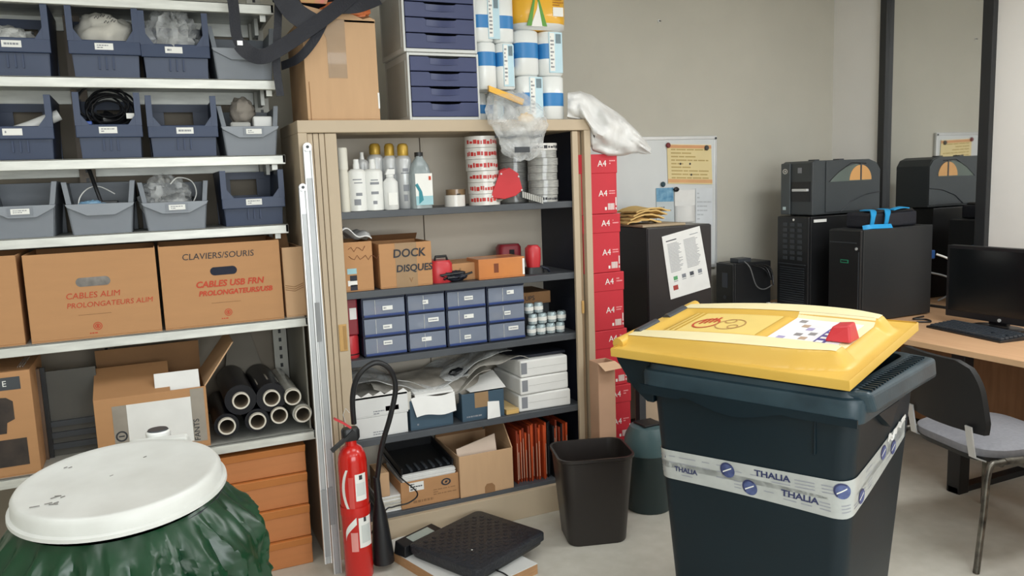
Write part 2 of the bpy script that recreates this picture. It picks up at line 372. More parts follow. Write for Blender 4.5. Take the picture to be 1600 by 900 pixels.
# bin contents
m_bub = plastic('bubble_wrap', '#D9DAD6', .85, .3, 30)
MBu = lambda: MB()
o = MB().blob((0, 0, 0), (.10, .10, .05), .25, 3, 3).build('bubble_wrap', m_bub, smooth=60); o.location = bc(0)+Vector((-.03, .14, .145)); tag(o, 'crumpled bubble wrap sheet in the blue bin', 'bubble wrap')
t = thing('cloth_bag', 'white cloth bag with dark markings folded in a blue bin', 'cloth bag', bc(1)+Vector((0, .13, .16)))
m_cloth = M('white_cloth', '#C8C5BB', .9, var=.1, scale=8, bump=.4, bscale=18)
MB().blob((0, 0, 0), (.105, .10, .095), .22, 2.2, 8, 24, 36).build('cloth', m_cloth, t, smooth=70)
bb = MB()
for k, (x, z) in enumerate(((-.02, .065), (.0, .072), (.022, .066), (.035, .055), (.012, .05))): bb.tube([(x-.007, -.092, z-.004), (x, -.094, z+.005), (x+.004, -.094, z-.005), (x+.009, -.092, z+.003)], .0016, 5)
q = bb.build('marking', m_ink, t); q['kind'] = 'stuff'
o = MB().blob((0, 0, 0), (.10, .11, .115), .28, 3.2, 5, 24, 36, sharp=True).build('plastic_bag', m_clear, smooth=50); o.location = bc(2)+Vector((-.005, .12, .16)); tag(o, 'clear plastic bag bulging out of a blue bin', 'plastic bag')
o = MB().tube([(-.11, -.03, -.035), (.0, -.02, .0), (.10, -.015, .045)], [.016, .022, .02], 14).build('white_tube', m_white, smooth=50); o.location = bc(4)+Vector((.03, .10, .125)); tag(o, 'white plastic tube lying in a blue bin', 'tube')
# cable coil
t = thing('cable_coil', 'tangled coil of black cables in a blue bin', 'cable', bc(5)+Vector((0, .13, .13)))
rnd = random.Random(4)
for k in range(9):
    r = rnd.uniform(.055, .09); tx, tz = rnd.uniform(-.3, .5), rnd.uniform(0, 1); pts = []
    for j in range(29):
        a = 2*PI*j/28*1.02; pts.append((r*math.cos(a)+rnd.uniform(-.002, .002)+.015*math.sin(k), -.06+.02*math.sin(k*2.1)+r*math.sin(a)*.35*tx, .06+r*math.sin(a)*.8+.02*math.cos(k*1.3)))
    MB().tube(pts, .0045, 6).build('cable', m_dark, t, smooth=60)
MB().blob((0, .02, -.02), (.095, .08, .07), .3, 3, 2).build('cable_bundle', m_dark, t, smooth=60)
m_vga = M('vga_blue', '#2B4FA0', .4)
for (x, z) in ((-.075, .0), (-.06, -.02)): MB().box(x-.018, x+.018, -.12, -.1, z-.01, z+.01).build('connector', m_vga, t, bevel=.003)
MB().box(.062, .09, -.11, -.095, .02, .04).build('tag', m_label, t)
MB().tube([(-.06, -.11, -.035), (0, -.115, -.03), (.05, -.11, -.045)], .006, 8).build('plug_lead', m_white, t, smooth=60)
t = thing('adapter_block', 'white power adapter blocks piled in a grey bin', 'adapter', bc(7)+Vector((.02, .1, .13)))
MB().box(-.0, .075, -.06, .0, -.02, .03).build('block', m_white, t, bevel=.006)
MB().box(-.09, -.01, -.05, .05, -.03, .008).build('block', M('pale_grey', '#B9B9B4', .5), t, bevel=.008)
o = MB().blob((0, 0, 0), (.05, .05, .055), .25, 3, 9).build('grey_bundle', M('taupe_foam', '#8E877E', .8, var=.1), smooth=60); o.location = bc(7)+Vector((-.015, .1, .185)); tag(o, 'small greyish brown bundle on top of the adapter blocks', 'bundle')
t = thing('antenna', 'black stick antenna with cable leaning out of a grey bin', 'antenna', bc(9)+Vector((0, .1, .09)))
MB().cyl((.0, -.02, .03), (-.035, .03, .17), .007, .008).build('stick', m_dark, t, smooth=60)
MB().box(-.02, .06, -.06, .03, .0, .035).build('base', m_dark, t, bevel=.004)
MB().tube(smoothp([(-.08, -.05, .0), (-.07, -.04, .05), (-.04, 0, .085), (.0, .02, .09), (.05, .02, .06)]), .0025, 6).build('lead', m_white, t, smooth=60)
MB().blob((-.03, -.06, .02), (.045, .03, .018), .3, 4, 6).build('blue_wrap', M('pale_blue_film', '#7FA6C4', .4), t, smooth=60)
t = thing('plastic_bag', 'clear bag with a curled white lead in a grey bin', 'plastic bag', bc(10)+Vector((-.01, .11, .12)))
MB().blob((-.02, 0, 0), (.09, .09, .085), .3, 3, 12, 24, 32, sharp=True).build('film', m_clear, t, smooth=50)
MB().tube(smoothp([(.0, -.07, .06), (.03, -.06, .085), (.08, -.04, .07), (.095, -.04, .02), (.07, -.05, -.03)]), .0025, 6).build('lead', m_white, t, smooth=60)
MB().blob((.02, .02, -.03), (.085, .07, .05), .2, 3, 3).build('dark_content', m_dark2, t, smooth=60)

# ------------------------------------------------------------------ cartons
def carton(name, label, x0, x1, y0, y1, z0, z1, mat, inner=None, open_top=True, rz=0, th=.005, group=None, cat='box', taper=0):
    cx, cy = (x0+x1)/2, (y0+y1)/2; t = thing(name, label, cat, (cx, cy, z0), rz, group)
    a, d, h = (x1-x0)/2, (y1-y0)/2, z1-z0
    b = MB(); b.box(-a, a, -d, d, 0, th)
    b.box(-a, a, -d, -d+th, th, h); b.box(-a, a, d-th, d, th, h); b.box(-a, -a+th, -d+th, d-th, th, h); b.box(a-th, a, -d+th, d-th, th, h)
    if not open_top: b.box(-a+th, a-th, -d+th, d-th, h-th, h-.001)
    b.build('body', mat, t, bevel=.002)
    t['dims'] = (a, d, h)
    return t, a, d, h
def holes(t, cx, cz, y, wd, ht, mat):
    pl = []
    for i in range(20):
        an = 2*PI*i/20; pl.append((cx+(wd/2-ht/2)*(1 if math.cos(an) > 0 else -1)+ht/2*math.cos(an), cz+ht/2*math.sin(an)))
    MB().prism(pl, y-.0012, y+.001, 'y').build('hand_hole', mat, t)
def stamp(t, cx, cz, y, s):
    g = MB()
    for r in (.9, .55):
        n = 20; rs = [[(cx+rr*s*math.cos(2*PI*j/n), yy, cz+rr*s*math.sin(2*PI*j/n)) for j in range(n)] for rr, yy in ((r, y-.001), (r-.16, y-.001))]
        g.rings(rs, False, False)
    g.box(cx-.2*s, cx+.2*s, y-.001, y, cz-.3*s, cz+.3*s); g.build('stamp', m_redink, t)
    marks(1, cx-s*1.7, cx+s*1.7, cz-s*1.75, cz-s*1.2, y, t, m_redink, 3, 'stamp_print')
yd = YL+.02; zD = 1.077
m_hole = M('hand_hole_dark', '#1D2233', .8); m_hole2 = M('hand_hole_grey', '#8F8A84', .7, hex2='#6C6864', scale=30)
x0, x1, z0, z1 = fr(-160, 404, 40, 535, yd); carton('archive_carton', 'brown archive carton cut off at the left end of the carton shelf', x0, P(32, 470, Y=yd).x, yd, yd+.36, zD, z1, m_card)
x0, x1 = P(41, 465, Y=yd).x, P(248, 455, Y=yd).x; z1 = P(140, 393, Y=yd).z
t, a, d, h = carton('archive_carton', 'brown archive carton marked CABLES ALIM with a grey hand hole', x0, x1, yd, yd+.37, zD, z1, m_card)
holes(t, .0, h*.655, -d, .115, .034, m_hole2); text('CABLES ALIM', .031, (-.005, -d-.001, h*.50), m_redink, t, shear=.15)
text('PROLONGATEURS ALIM', .027, (.05, -d-.001, h*.39), m_redink, t, shear=.15); stamp(t, .0, h*.135, -d, .017); box('print_line', -.06, .05, -d-.0008, -d, h*.275, h*.28, m_cardd, t)
x0, x1 = P(252, 445, Y=yd).x, P(440, 435, Y=yd).x; z1 = P(345, 380, Y=yd).z
t, a, d, h = carton('archive_carton', 'brown archive carton marked CLAVIERS/SOURIS with a dark hand hole', x0, x1, yd, yd+.37, zD, z1, m_card)
holes(t, .005, h*.665, -d, .10, .033, m_hole); text('CLAVIERS/SOURIS', .034, (-.01, -d-.001, h*.855), m_ink, t, shear=.1)
text('CABLES USB FRN', .034, (.025, -d-.001, h*.51), m_redink, t, shear=.2, bold=.001); text('PROLONGATEURS/USB', .027, (.045, -d-.001, h*.40), m_redink, t, shear=.2, bold=.001); stamp(t, .01, h*.15, -d, .016); box('print_line', -.05, .06, -d-.0008, -d, h*.275, h*.28, m_cardd, t)
x0, x1 = P(443, 430, Y=yd+.02).x, P(475, 430, Y=yd+.02).x; z1 = P(458, 386, Y=yd+.02).z
t, a, d, h = carton('narrow_carton', 'narrow brown carton squeezed beside the metal rails', x0, x1, yd+.02, yd+.34, zD, z1, m_cardl)
b = MB(); b.hexa([(-a, d*.2, h-.02), (a*.5, d*.2, h-.02), (a*.5, d*.2+.004, h-.02), (-a, d*.2+.004, h-.02), (-a, d*.2+.02, h+.05), (a*.3, d*.2+.02, h+.05), (a*.3, d*.2+.024, h+.05), (-a, d*.2+.024, h+.05)]); b.build('flap', m_cardd, t)
for zz in (.3, .33, .36): MB().tube([(-a*.9, -d-.001, h*(zz+.1)), (0, -d-.001, h*(zz+.07)), (a*.9, -d-.001, h*(zz+.12))], .0012, 5).build('scuff', m_cardd, t)
# ------------------------------------------------------------------ lower shelf e
zE = .595; ye = YL+.02
x0, x1, z0, z1 = fr(-150, 588, 56, 738, ye)
t, a, d, h = carton('product_carton', 'brown carton printed with dark equipment pictures on the lower shelf', x0, x1, ye, ye+.33, zE, z1, m_card, open_top=False)
m_print = M('dark_print', '#4A4039', .8, hex2='#332D2A', scale=20)
xr = a-.033
box('print_block', xr-.16, xr, -d-.001, -d, h*.83, h*.95, m_dark2, t); text('E', .03, (xr-.05, -d-.002, h*.89), m_label, t)
pl = [(xr-.16, h*.42), (xr-.06, h*.42), (xr-.055, h*.52), (xr-.03, h*.55), (xr-.03, h*.72), (xr-.05, h*.76), (xr-.16, h*.78)]
MB().prism(pl, -d-.001, -d, 'y').build('print_picture', m_print, t); box('print_picture', xr-.16, xr-.0, -d-.001, -d, h*.10, h*.36, m_print, t, bevel=0)
for q in range(3): MB().box(a-.03-.008*q, a-.028-.008*q, -d*.6, d*.6, h, h+.004).build('film_fold', m_clear, t)
# open return carton
x0, x1, z0, z1 = fr(148, 606, 326, 702, ye)
t, a, d, h = carton('parcel_carton', 'worn brown parcel with a large white shipping label, flaps open', x0, x1, ye, ye+.36, zE, z1-.02, m_card)
box('label', -a+.11, a-.06, -d-.0015, -d, h*.12, h*.86, m_paper, t); m_tape = M('clear_tape', '#B7AFA3', .2, var=.08, scale=14, alpha=.75)
box('tape', -a+.06, -a+.11, -d-.001, -d, h*.2, h*.86, m_tape, t); box('tape', a-.06, a-.01, -d-.001, -d, h*.1, h*.98, m_tape, t)
tx = text('FANTS', .03, (a-.045, -d-.002, h*.3), m_ink, t, rot=(PI/2, -PI/2, 0)); n = 18
MB().rings([[(-a+.085+rr*math.cos(2*PI*j/n), -d-.0018, h*.37+rr*math.sin(2*PI*j/n)) for j in range(n)] for rr in (.021, .015)], False, False).build('recycling_mark', m_ink, t)
box('recycling_mark', -a+.075, -a+.095, -d-.0018, -d, h*.36, h*.38, m_ink, t)
box('label', -a+.03, -a+.1, -d-.002, -d, h*.03, h*.13, m_paper, t); marks(1, -a+.04, -a+.09, h*.05, h*.12, -d-.002, t, m_ink, 5)
# inner flaps
b = MB(); b.hexa([(-a, -d, h-.001), (a*.35, -d, h-.001), (a*.35, -d+.005, h-.001), (-a, -d+.005, h-.001), (-a, .05, h+.075), (a*.35, .05, h+.075), (a*.35, .055, h+.075), (-a, .055, h+.075)]); b.build('flap', m_card, t)
b = MB(); b.hexa([(-a, d-.005, h), (a, d-.005, h), (a, d, h), (-a, d, h), (-a, d-.03, h+.13), (a, d-.03, h+.13), (a, d-.025, h+.13), (-a, d-.025, h+.13)]); b.build('flap', m_cardd, t)
b = MB(); b.hexa([(a-.006, -d+.01, h-.002), (a, -d+.01, h-.002), (a, d-.02, h-.002), (a-.006, d-.02, h-.002), (a+.115, -d+.05, h+.155), (a+.121, -d+.05, h+.155), (a+.121, d-.02, h+.155), (a+.115, d-.02, h+.155)]); b.build('flap', m_cardl, t)
b = MB(); b.hexa([(a*.08, -d+.02, h-.01), (a-.02, -d+.02, h-.01), (a-.02, -d+.021, h-.01), (a*.08, -d+.021, h-.01), (a*.08, -d+.06, h+.06), (a-.02, -d+.06, h+.06), (a-.02, -d+.061, h+.06), (a*.08, -d+.061, h+.06)]); pn = b.build('delivery_note', m_paper, t)
# film rolls
m_film = M('black_stretch_film', '#0A0B15', .28, var=.3, scale=7, spec=.3); m_filmc = M('clear_stretch_film', '#A9A8A0', .15, var=.12, scale=20, coat=.4); m_core = M('cardboard_core', '#D8D2C4', .7); m_coreb = M('core_inside', '#8B7D6B', .9)
for k, (px, py, R0, mt, lab) in enumerate((
    (355, 667, .048, m_film, 'black film roll in the bottom row, nearest the parcel'),
    (403, 659, .048, m_film, 'black film roll in the middle of the bottom row'),
    (377, 627, .062, m_film, 'largest black film roll on top of the row beside the parcel'),
    (425, 623, .060, m_film, 'black film roll with torn label on top of the stack'),
    (437, 650, .036, m_film, 'slim dark film roll low between black and clear rolls'),
    (458, 621, .036, m_filmc, 'clear film roll at the top right of the stack'),
    (474, 648, .040, m_filmc, 'clear film roll at the right end of the bottom row'))):
    p = P(px, py, Y=YL+.0)
    if p.z-R0 < zE+.003: p.z = zE+R0+.003
    t = thing('film_roll', lab, 'film roll', (p.x, YL+.005, p.z), group='stretch film rolls on the lower shelf')
    ln = .43
    MB().pipe((0, .02, 0), (0, ln, 0), R0, .031, 26).build('film', mt, t, smooth=50)
    c = MB().pipe((0, 0, 0), (0, ln+.01, 0), .034, .028, 26).build('core', m_core, t, smooth=50)
    MB().pipe((0, .004, 0), (0, ln, 0), .0281, .0275, 20).build('bore', m_coreb, c, smooth=50)
    if k == 3: MB().pipe((0, .1, 0), (0, .2, 0), R0+.001, R0, 8).build('label_scrap', m_tape, t)
# a big grey sheet behind the rolls
o = MB().hexa([(.22, 3.74, zE+.002), (.46, 3.74, zE+.002), (.46, 3.75, zE+.002), (.22, 3.75, zE+.002), (.28, 3.78, 1.0), (.36, 3.78, 1.0), (.36, 3.79, 1.0), (.28, 3.79, 1.0)]).build('cardboard_sheet', M('grey_board', '#7D776C', .8, var=.06)); tag(o, 'grey board leaning behind the film rolls', 'board')
# dark frame behind the lower shelf items
t = thing('leaning_panel', 'dark grey framed panel standing between the two lower shelf cartons', 'panel', (-.27, 3.5, zE))
x0, x1 = P(70, 640, Y=3.5).x+.27, P(147, 640, Y=3.5).x+.29
box('panel', x0, x1, .0, .012, 0, .34, M('grey_panel', '#55544F', .6, var=.06), t)
for zz in (.03, .075, .12): box('rail', x0, x1, -.012, 0, zz, zz+.022, m_dark2, t)
box('post', x0-.03, x0, -.03, .012, 0, .36, M('brown_post', '#6B5646', .7), t); box('post', x0, x0+.016, -.014, 0, 0, .36, m_dark, t)
# ------------------------------------------------------------------ orange crates
xs0, xs1 = .02, P(484, 800, Y=3.34).x
zs = [0, .127, .270, .412, .535]
names = ['lowest of the four stacked orange crates', 'second orange crate from the floor', 'third orange crate from the floor', 'topmost of the four orange crates under the shelf']
for k in range(4):
    z0, z1 = zs[k], zs[k+1]-.002; hh = z1-z0
    t = thing('orange_crate', names[k], 'crate', ((xs0+xs1)/2, 3.34, z0), group='orange crates under the shelving'); a = (xs1-xs0)/2
    b = MB(); b.box(-a, a, 0, .36, 0, hh*.80); b.build('body', m_orange, t, bevel=.004)
    b = MB(); b.hexa([(-a, -.004, hh*.72), (a, -.004, hh*.72), (a, .36, hh*.72), (-a, .36, hh*.72), (-a, -.018, hh), (a, -.018, hh), (a, .36, hh), (-a, .36, hh)]); b.build('rim', M('orange_rim', '#CC8246', .45, var=.05), t, bevel=.003)
# ------------------------------------------------------------------ leaning rails
for k, (pt, pb, Yt, lab) in enumerate((((479, 222), (528, 897), 3.24, 'longer white metal rail leaning against the beige cabinet'), ((472, 285), (513, 880), 3.20, 'shorter white metal rail leaning in front of the longer one'))):
    A = P(*pt, Y=Yt+.03); B = P(*pb, Y=Yt-.05); B.z = max(B.z, .0) if k == 0 else B.z
    if k: B.z = max(B.z, .0)
    L = (A-B).length; d = (A-B).normalized()
    t = thing('drawer_rail', lab, 'rail', B, group='white metal rails leaning by the cabinet')
    xh = Vector((1, 0, 0)); xh = (xh-xh.dot(d)*d).normalized(); yh = d.cross(xh)
    t.rotation_euler = Matrix((xh, yh, d)).transposed().to_euler(); wd = .017 if k == 0 else .015
    b = MB(); b.box(-wd, -wd+.006, -.008, .012, 0, L-.02); b.box(wd-.006, wd, -.008, .012, 0, L-.02); b.box(-wd, wd, .006, .012, 0, L-.02); b.build('channel', m_alu, t, bevel=.0015)
    b = MB(); b.box(-wd+.007, wd-.007, -.004, .004, 0, L*.92); b.build('slide', M('rail_grey', '#A9ABAC', .4, metal=.4), t)
    b = MB(); b.lathe([(wd, -.012), (wd, .012)], n=20); pt_ = b.build('end_plate', m_alu, t, smooth=40); pt_.rotation_euler = (PI/2, 0, 0); pt_.location = (0, 0, L-.02)
    b = MB(); b.lathe([(.006, -.016), (.006, .016)], n=12); q = b.build('rivet', m_dark2, t); q.rotation_euler = (PI/2, 0, 0); q.location = (0, 0, L-.02)
    if k == 0:
        for zz in (.12, .55): MB().box(-wd-.001, -wd+.02, -.0095, -.008, L*zz, L*zz+.16).build('slot', M('rail_slot', '#8D8F90', .5), t)
    else: MB().box(-wd+.004, wd-.004, -.0095, -.008, L*.02, L*.2).build('slot', M('rail_slot', '#8D8F90', .5), t)
# ================================================================== tambour cabinet
YC = 3.296; CX0, CX1, CH = .567, 1.912, 1.872; YBk = YC+.45
cab = thing('tambour_cabinet', 'tall beige tambour cabinet standing open, full of supplies', 'cabinet', (0, YC, 0))
box('top_panel', CX0, CX1, 0, .45, CH-.05, CH, m_cab, cab, bevel=.003)
box('side_panel', CX0, CX0+.036, 0, .45, 0, CH-.05, m_cab, cab, bevel=.002)
box('side_panel', CX1-.034, CX1, 0, .45, 0, CH-.05, m_cab, cab, bevel=.002)
box('inner_side', CX1-.06, CX1-.05, .06, .44, .13, CH-.05, m_navy, cab)
box('inner_side', CX0+.05, CX0+.06, .06, .44, .13, CH-.05, m_navy, cab)
xj = P(657, 260, Y=YC+.43).x
box('back_panel', CX0+.036, xj-.003, .425, .435, .13, CH-.05, m_cabback, cab); box('back_panel', xj+.003, CX1-.034, .425, .435, .13, CH-.05, m_cabback, cab)
box('back_joint', xj-.012, xj+.012, .436, .446, .13, CH-.05, M('joint', '#6E6459', .7), cab)
box('plinth', CX0+.036, CX1-.034, .004, .03, 0, .132, m_cab, cab, bevel=.002); box('base', CX0+.036, CX1-.034, .03, .44, .0, .10, m_dshelf, cab)
for z in (1.496, 1.157, .862, .505, .15):
    b = MB(); b.box(CX0+.062, CX1-.062, .035, .42, z-.022, z); b.box(CX0+.062, CX1-.062, .03, .036, z-.03, z); b.build('shelf', m_dshelf, cab, bevel=.002)
def slats(x0, x1, n, y0):
    st = (x1-x0)/n; td = None
    for i in range(n):
        b = MB(); b.box(x0+i*st+.0012, x0+(i+1)*st-.0012, y0, y0+.012, .132, CH-.052); b.build('slat', m_cab, cab, bevel=.002)
slats(CX0+.037, CX0+.108, 3, .012); MB().box(CX0+.108, CX0+.156, .008, .026, .132, CH-.052).build('door_edge', m_cab, cab, bevel=.003)
q = P(538, 529, Y=YC); b = MB(); b.box(q.x-.02, q.x+.014, .004, .009, q.z-.055, q.z+.06); hd = b.build('handle', M('handle_brass', '#C39A5C', .45, var=.05), cab, bevel=.003)
box('finger_slot', q.x-.002, q.x+.010, .0025, .0045, q.z-.048, q.z+.053, M('handle_slot', '#A57F48', .5), hd)
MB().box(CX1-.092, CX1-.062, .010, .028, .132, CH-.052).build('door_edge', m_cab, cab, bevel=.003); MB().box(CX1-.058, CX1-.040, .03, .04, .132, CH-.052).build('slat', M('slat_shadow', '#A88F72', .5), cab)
q = P(912, 480, Y=YC); box('lock', q.x-.006, q.x+.006, .004, .012, q.z-.03, q.z+.03, M('handle_brass', '#C39A5C', .45), cab)
# ---------------------------------------------------------------- shelf 1
Z1 = 1.4965
def round_item(name, label, cat, px0, px1, pyt, Yc, zb, prof, mat, group=None, n=24):
    """prof: list of (part, material, [(r_rel, z_rel)...]) scaled to pixel width and top row"""
    xm = (px0+px1)/2; c = P(xm, pyt, Y=Yc); r = abs(P(px1, pyt, Y=Yc).x-P(px0, pyt, Y=Yc).x)/2; h = c.z-zb
    # horizontally the column stands under the pixel row of its middle height
    ym = None
    t = thing(name, label, cat, (P(xm, pyt+20, Y=Yc).x, Yc, zb), group=group)
    for pn, pm, pf in prof: MB().lathe([(max(a*r, .0005), b*h) for a, b in pf], n=n).build(pn, pm, t, smooth=45)
    t['rh'] = (r, h)
    return t, r, h
m_canw = M('spray_can_white', '#E7E8E4', .3, var=.03); m_gold = M('gold_cap', '#B4923A', .35, metal=.35, var=.15, scale=20); m_cang = M('spray_can_grey', '#C6C8C8', .3, metal=.2, var=.06)
body = [(.9, 0), (1, .015), (1, .80), (.93, .83)]
def can(px0, px1, pyt, Yc, label, capm, bodym=m_canw, cap='dome', shoulder=.80, seed=0):
    s = shoulder
    if cap == 'dome': cp = [(.62, s+.03), (.66, s+.05), (.66, .95), (.5, .99), (.2, 1)]
    elif cap == 'noz': cp = [(.36, s+.03), (.36, .9), (.3, .93), (.3, 1)]
    else: cp = [(.8, s+.02), (.8, .98), (.7, 1)]
    t, r, h = round_item('spray_can', label, 'spray can', px0, px1, pyt, Yc, Z1, [('body', bodym, [(.92, 0), (1, .012), (1, s-.04), (.9, s), (.6, s+.035)]), ('cap', capm, cp)], m_canw, 'spray cans in the cabinet')
    a = MB(); rnd = random.Random(seed)
    n = 9
    for (z0, z1, a0, a1, mm) in ((.1, .22, -2.1, -1.5, 0), (.3, .36, -1.9, -1.3, 0), (.52, .55, -2.2, -1.2, 0), (.58, .6, -2.1, -1.3, 0)):
        a0 += rnd.uniform(-.2, .2); z0 += rnd.uniform(-.03, .03); z1 += rnd.uniform(-.03, .03)
        a.rings([[(1.004*r*math.cos(a0+(a1-a0)*j/n), 1.004*r*math.sin(a0+(a1-a0)*j/n), z*h) for j in range(n+1)] for z in (z0, max(z1, z0+.02))], False, False, closed=False)
    q = a.build('print', m_inkg, t); q['kind'] = 'stuff'
    return t, r, h
t, r, h = round_item('canister', 'cream canister with square cap at the left of the top shelf', 'canister', 527, 543, 231, YC+.07, Z1, [('body', M('cream', '#DDD9CB', .5), [(1, 0), (1, .60), (.9, .62), (.9, .66)]), ('cap', M('cream_cap', '#E3E0D4', .5), [(1, .66), (1, .98), (.9, 1)])], None)
can(543, 571, 249, YC+.07, 'white spray can at the front, left of its pair', m_white, cap='noz', shoulder=.78, seed=1)
can(567, 597, 249, YC+.07, 'white spray can at the front with dark cable print', m_white, cap='noz', shoulder=.78, seed=2)
can(556, 576, 238, YC+.15, 'grey spray can with a white nozzle behind the front pair', m_white, m_cang, 'noz', .84, 3)
can(573, 599, 224, YC+.16, 'gold-capped spray can on the left of three', m_gold, m_cang, 'dome', .80, 4)
can(597, 620, 224, YC+.13, 'gold-capped spray can in the middle with a dark label', m_gold, m_cang, 'dome', .78, 5)
can(617, 642, 224, YC+.10, 'gold-capped spray can on the right beside the bottle', m_gold, m_cang, 'dome', .78, 6)
t, r, h = round_item('trigger_bottle', 'white trigger spray bottle in front of the gold-capped cans', 'spray bottle', 598, 621, 264, YC+.055, Z1, [('body', m_white, [(.9, 0), (1, .02), (1, .68), (.5, .78), (.42, .8)]), ('collar', m_white, [(.5, .8), (.5, .86)])], None)
MB().hexa([(-.022, -.012, h*.86), (.02, -.012, h*.86), (.02, .012, h*.86), (-.022, .012, h*.86), (-.012, -.01, h), (.022, -.01, h), (.022, .01, h), (-.012, .01, h)]).build('trigger_head', m_white, t, bevel=.003)
MB().box(.012, .02, -.006, .006, h*.72, h*.88).build('trigger', M('trigger_grey', '#85878A', .5), t)
box('label', -r*.6, r*.6, -r*1.01, -r*.8, h*.12, h*.42, m_label, t)
# clear bottle with teal liquid
m_gb = M('grey_bottle', '#9BA6A8', .15, var=.05, alpha=.85)
x0, x1, z0, z1 = fr(640, 238, 672, 326, YC+.06)
t = thing('liquid_bottle', 'grey translucent bottle with black cap and teal printed label', 'bottle', ((x0+x1)/2, YC+.06, Z1)); a = (x1-x0)/2; h = z1-Z1
def rr_(w_, d_, z, k=5, rad=.35):
    pts = []
    rad = min(w_, d_)*rad*2
    for cx, cy, a0 in ((w_-rad, d_-rad, 0), (-w_+rad, d_-rad, PI/2), (-w_+rad, -d_+rad, PI), (w_-rad, -d_+rad, 1.5*PI)):
        for j in range(k): pts.append(Vector((cx+rad*math.cos(a0+PI/2*j/(k-1)), cy+rad*math.sin(a0+PI/2*j/(k-1)), z)))
    return pts
MB().rings([rr_(a, .035, 0), rr_(a, .035, h*.62), rr_(a*.75, .03, h*.78), rr_(a*.35, .018, h*.90), rr_(a*.35, .018, h*.93)]).build('body', m_gb, t, smooth=45)
MB().lathe([(a*.4, h*.92), (a*.4, h), (a*.3, h)]).build('cap', m_dark, t, smooth=45)
lb = box('label', -a*.7, a*.95, -.0365, -.034, h*.06, h*.62, m_label, t); box('label_stripe', -a*.7, a*.95, -.0372, -.0365, h*.06, h*.22, M('teal_pale', '#9CC6CE', .5), lb)
MB().prism([(a*.0-.02, h*.08), (a*.02, h*.15), (-a*.1, h*.3), (-a*.5, h*.45), (-a*.75, h*.42), (-a*.4, h*.3)], -.038, -.0365, 'y').build('label_swoosh', M('teal', '#2E8794', .5), lb)
box('label_mark', a*.6, a*.82, -.038, -.0365, h*.50, h*.57, m_redink, lb)
# tapes
def tape(name, label, c, R0, hgt, bodym, corem, group=None, cat='tape', band=None, seed=0, ri=None):
    t = thing(name, label, cat, c, group=group); ri = ri or R0*.72
    MB().pipe((0, 0, 0), (0, 0, hgt), R0, ri, 28).build('tape', bodym, t, smooth=50)
    MB().pipe((0, 0, .0005), (0, 0, hgt-.0005), ri, ri-.003, 28).build('core', corem, t, smooth=50)
    if band is not None:
        rnd = random.Random(seed); b = MB(); n = 5; a = -PI+.2
        while a < -.25:
            wd = rnd.uniform(.08, .24); zz = rnd.uniform(.26, .36); z1 = rnd.uniform(.55, .7)
            b.rings([[((R0+.0006)*math.cos(a+wd*j/n), (R0+.0006)*math.sin(a+wd*j/n), z*hgt) for j in range(n+1)] for z in (zz, z1)], False, False, closed=False); a += wd+rnd.uniform(.03, .08)
        q = b.build('print', band, t); q['kind'] = 'stuff'
    return t
m_tw = M('white_print_tape', '#D9D6D0', .3, var=.05, coat=.3); m_tc = M('clear_tape_roll', '#B9B9B4', .2, hex2='#8F908E', scale=30, stretch=(1, 1, 6), coat=.4); m_redp = M('red_print', '#C0322E', .4)
q = P(711, 322, Y=YC+.08); tape('tape_roll', 'flat white tape roll lying beside the brown tape', (q.x, YC+.08, Z1), .047, .05, m_tw, m_core, 'small tape rolls')
q = P(712, 300, Y=YC+.17); t = tape('tape_roll', 'brown packing tape roll behind the flat white one', (q.x+.005, YC+.185, Z1), .046, .075, m_tapeb, m_core, 'small tape rolls'); box('sticker', -.01, .005, -.049, -.045, .03, .055, m_dark, t)
q = P(757, 310, Y=YC+.09); xs = q.x; n = 6; zt = P(755, 213, Y=YC+.09).z; hh = (zt-Z1)/n
ordn = ['lowest', 'second', 'third', 'fourth', 'fifth', 'topmost']
for i in range(n):
    tape('tape_roll', 'red-printed white tape roll, %s in its stack' % ordn[i], (xs+.002*((i*7) % 3)-.012*i/5, YC+.09+.002*((i*5) % 3), Z1+i*hh), .072, hh-.0015, m_tw, m_core, 'red printed tape rolls', band=m_redp, seed=i)
q = P(850, 310, Y=YC+.09); xs = q.x; n = 8; zt = P(850, 224, Y=YC+.09).z; hh = (zt-Z1)/n
ordn = ['lowest', 'second', 'third', 'fourth', 'fifth', 'sixth', 'seventh', 'topmost']
for i in range(n):
    tape('tape_roll', 'clear greyish tape roll, %s in the stack by the cabinet side' % ordn[i], (xs+.003*((i*7) % 3), YC+.10, Z1+i*hh), .070, hh-.0015, m_tc if i < n-1 else m_tw, m_core, 'clear tape rolls', band=m_ink if i in (0, 7) else None, seed=i+20)
q = P(812, 300, Y=YC+.2); xs = q.x
for i in range(6):
    tape('tape_roll', 'clear tape roll in the rear stack behind the red dispenser, %s' % ordn[i], (xs, YC+.26, Z1+i*.048), .068, .0465, m_tc, m_core, 'rear clear tape rolls')
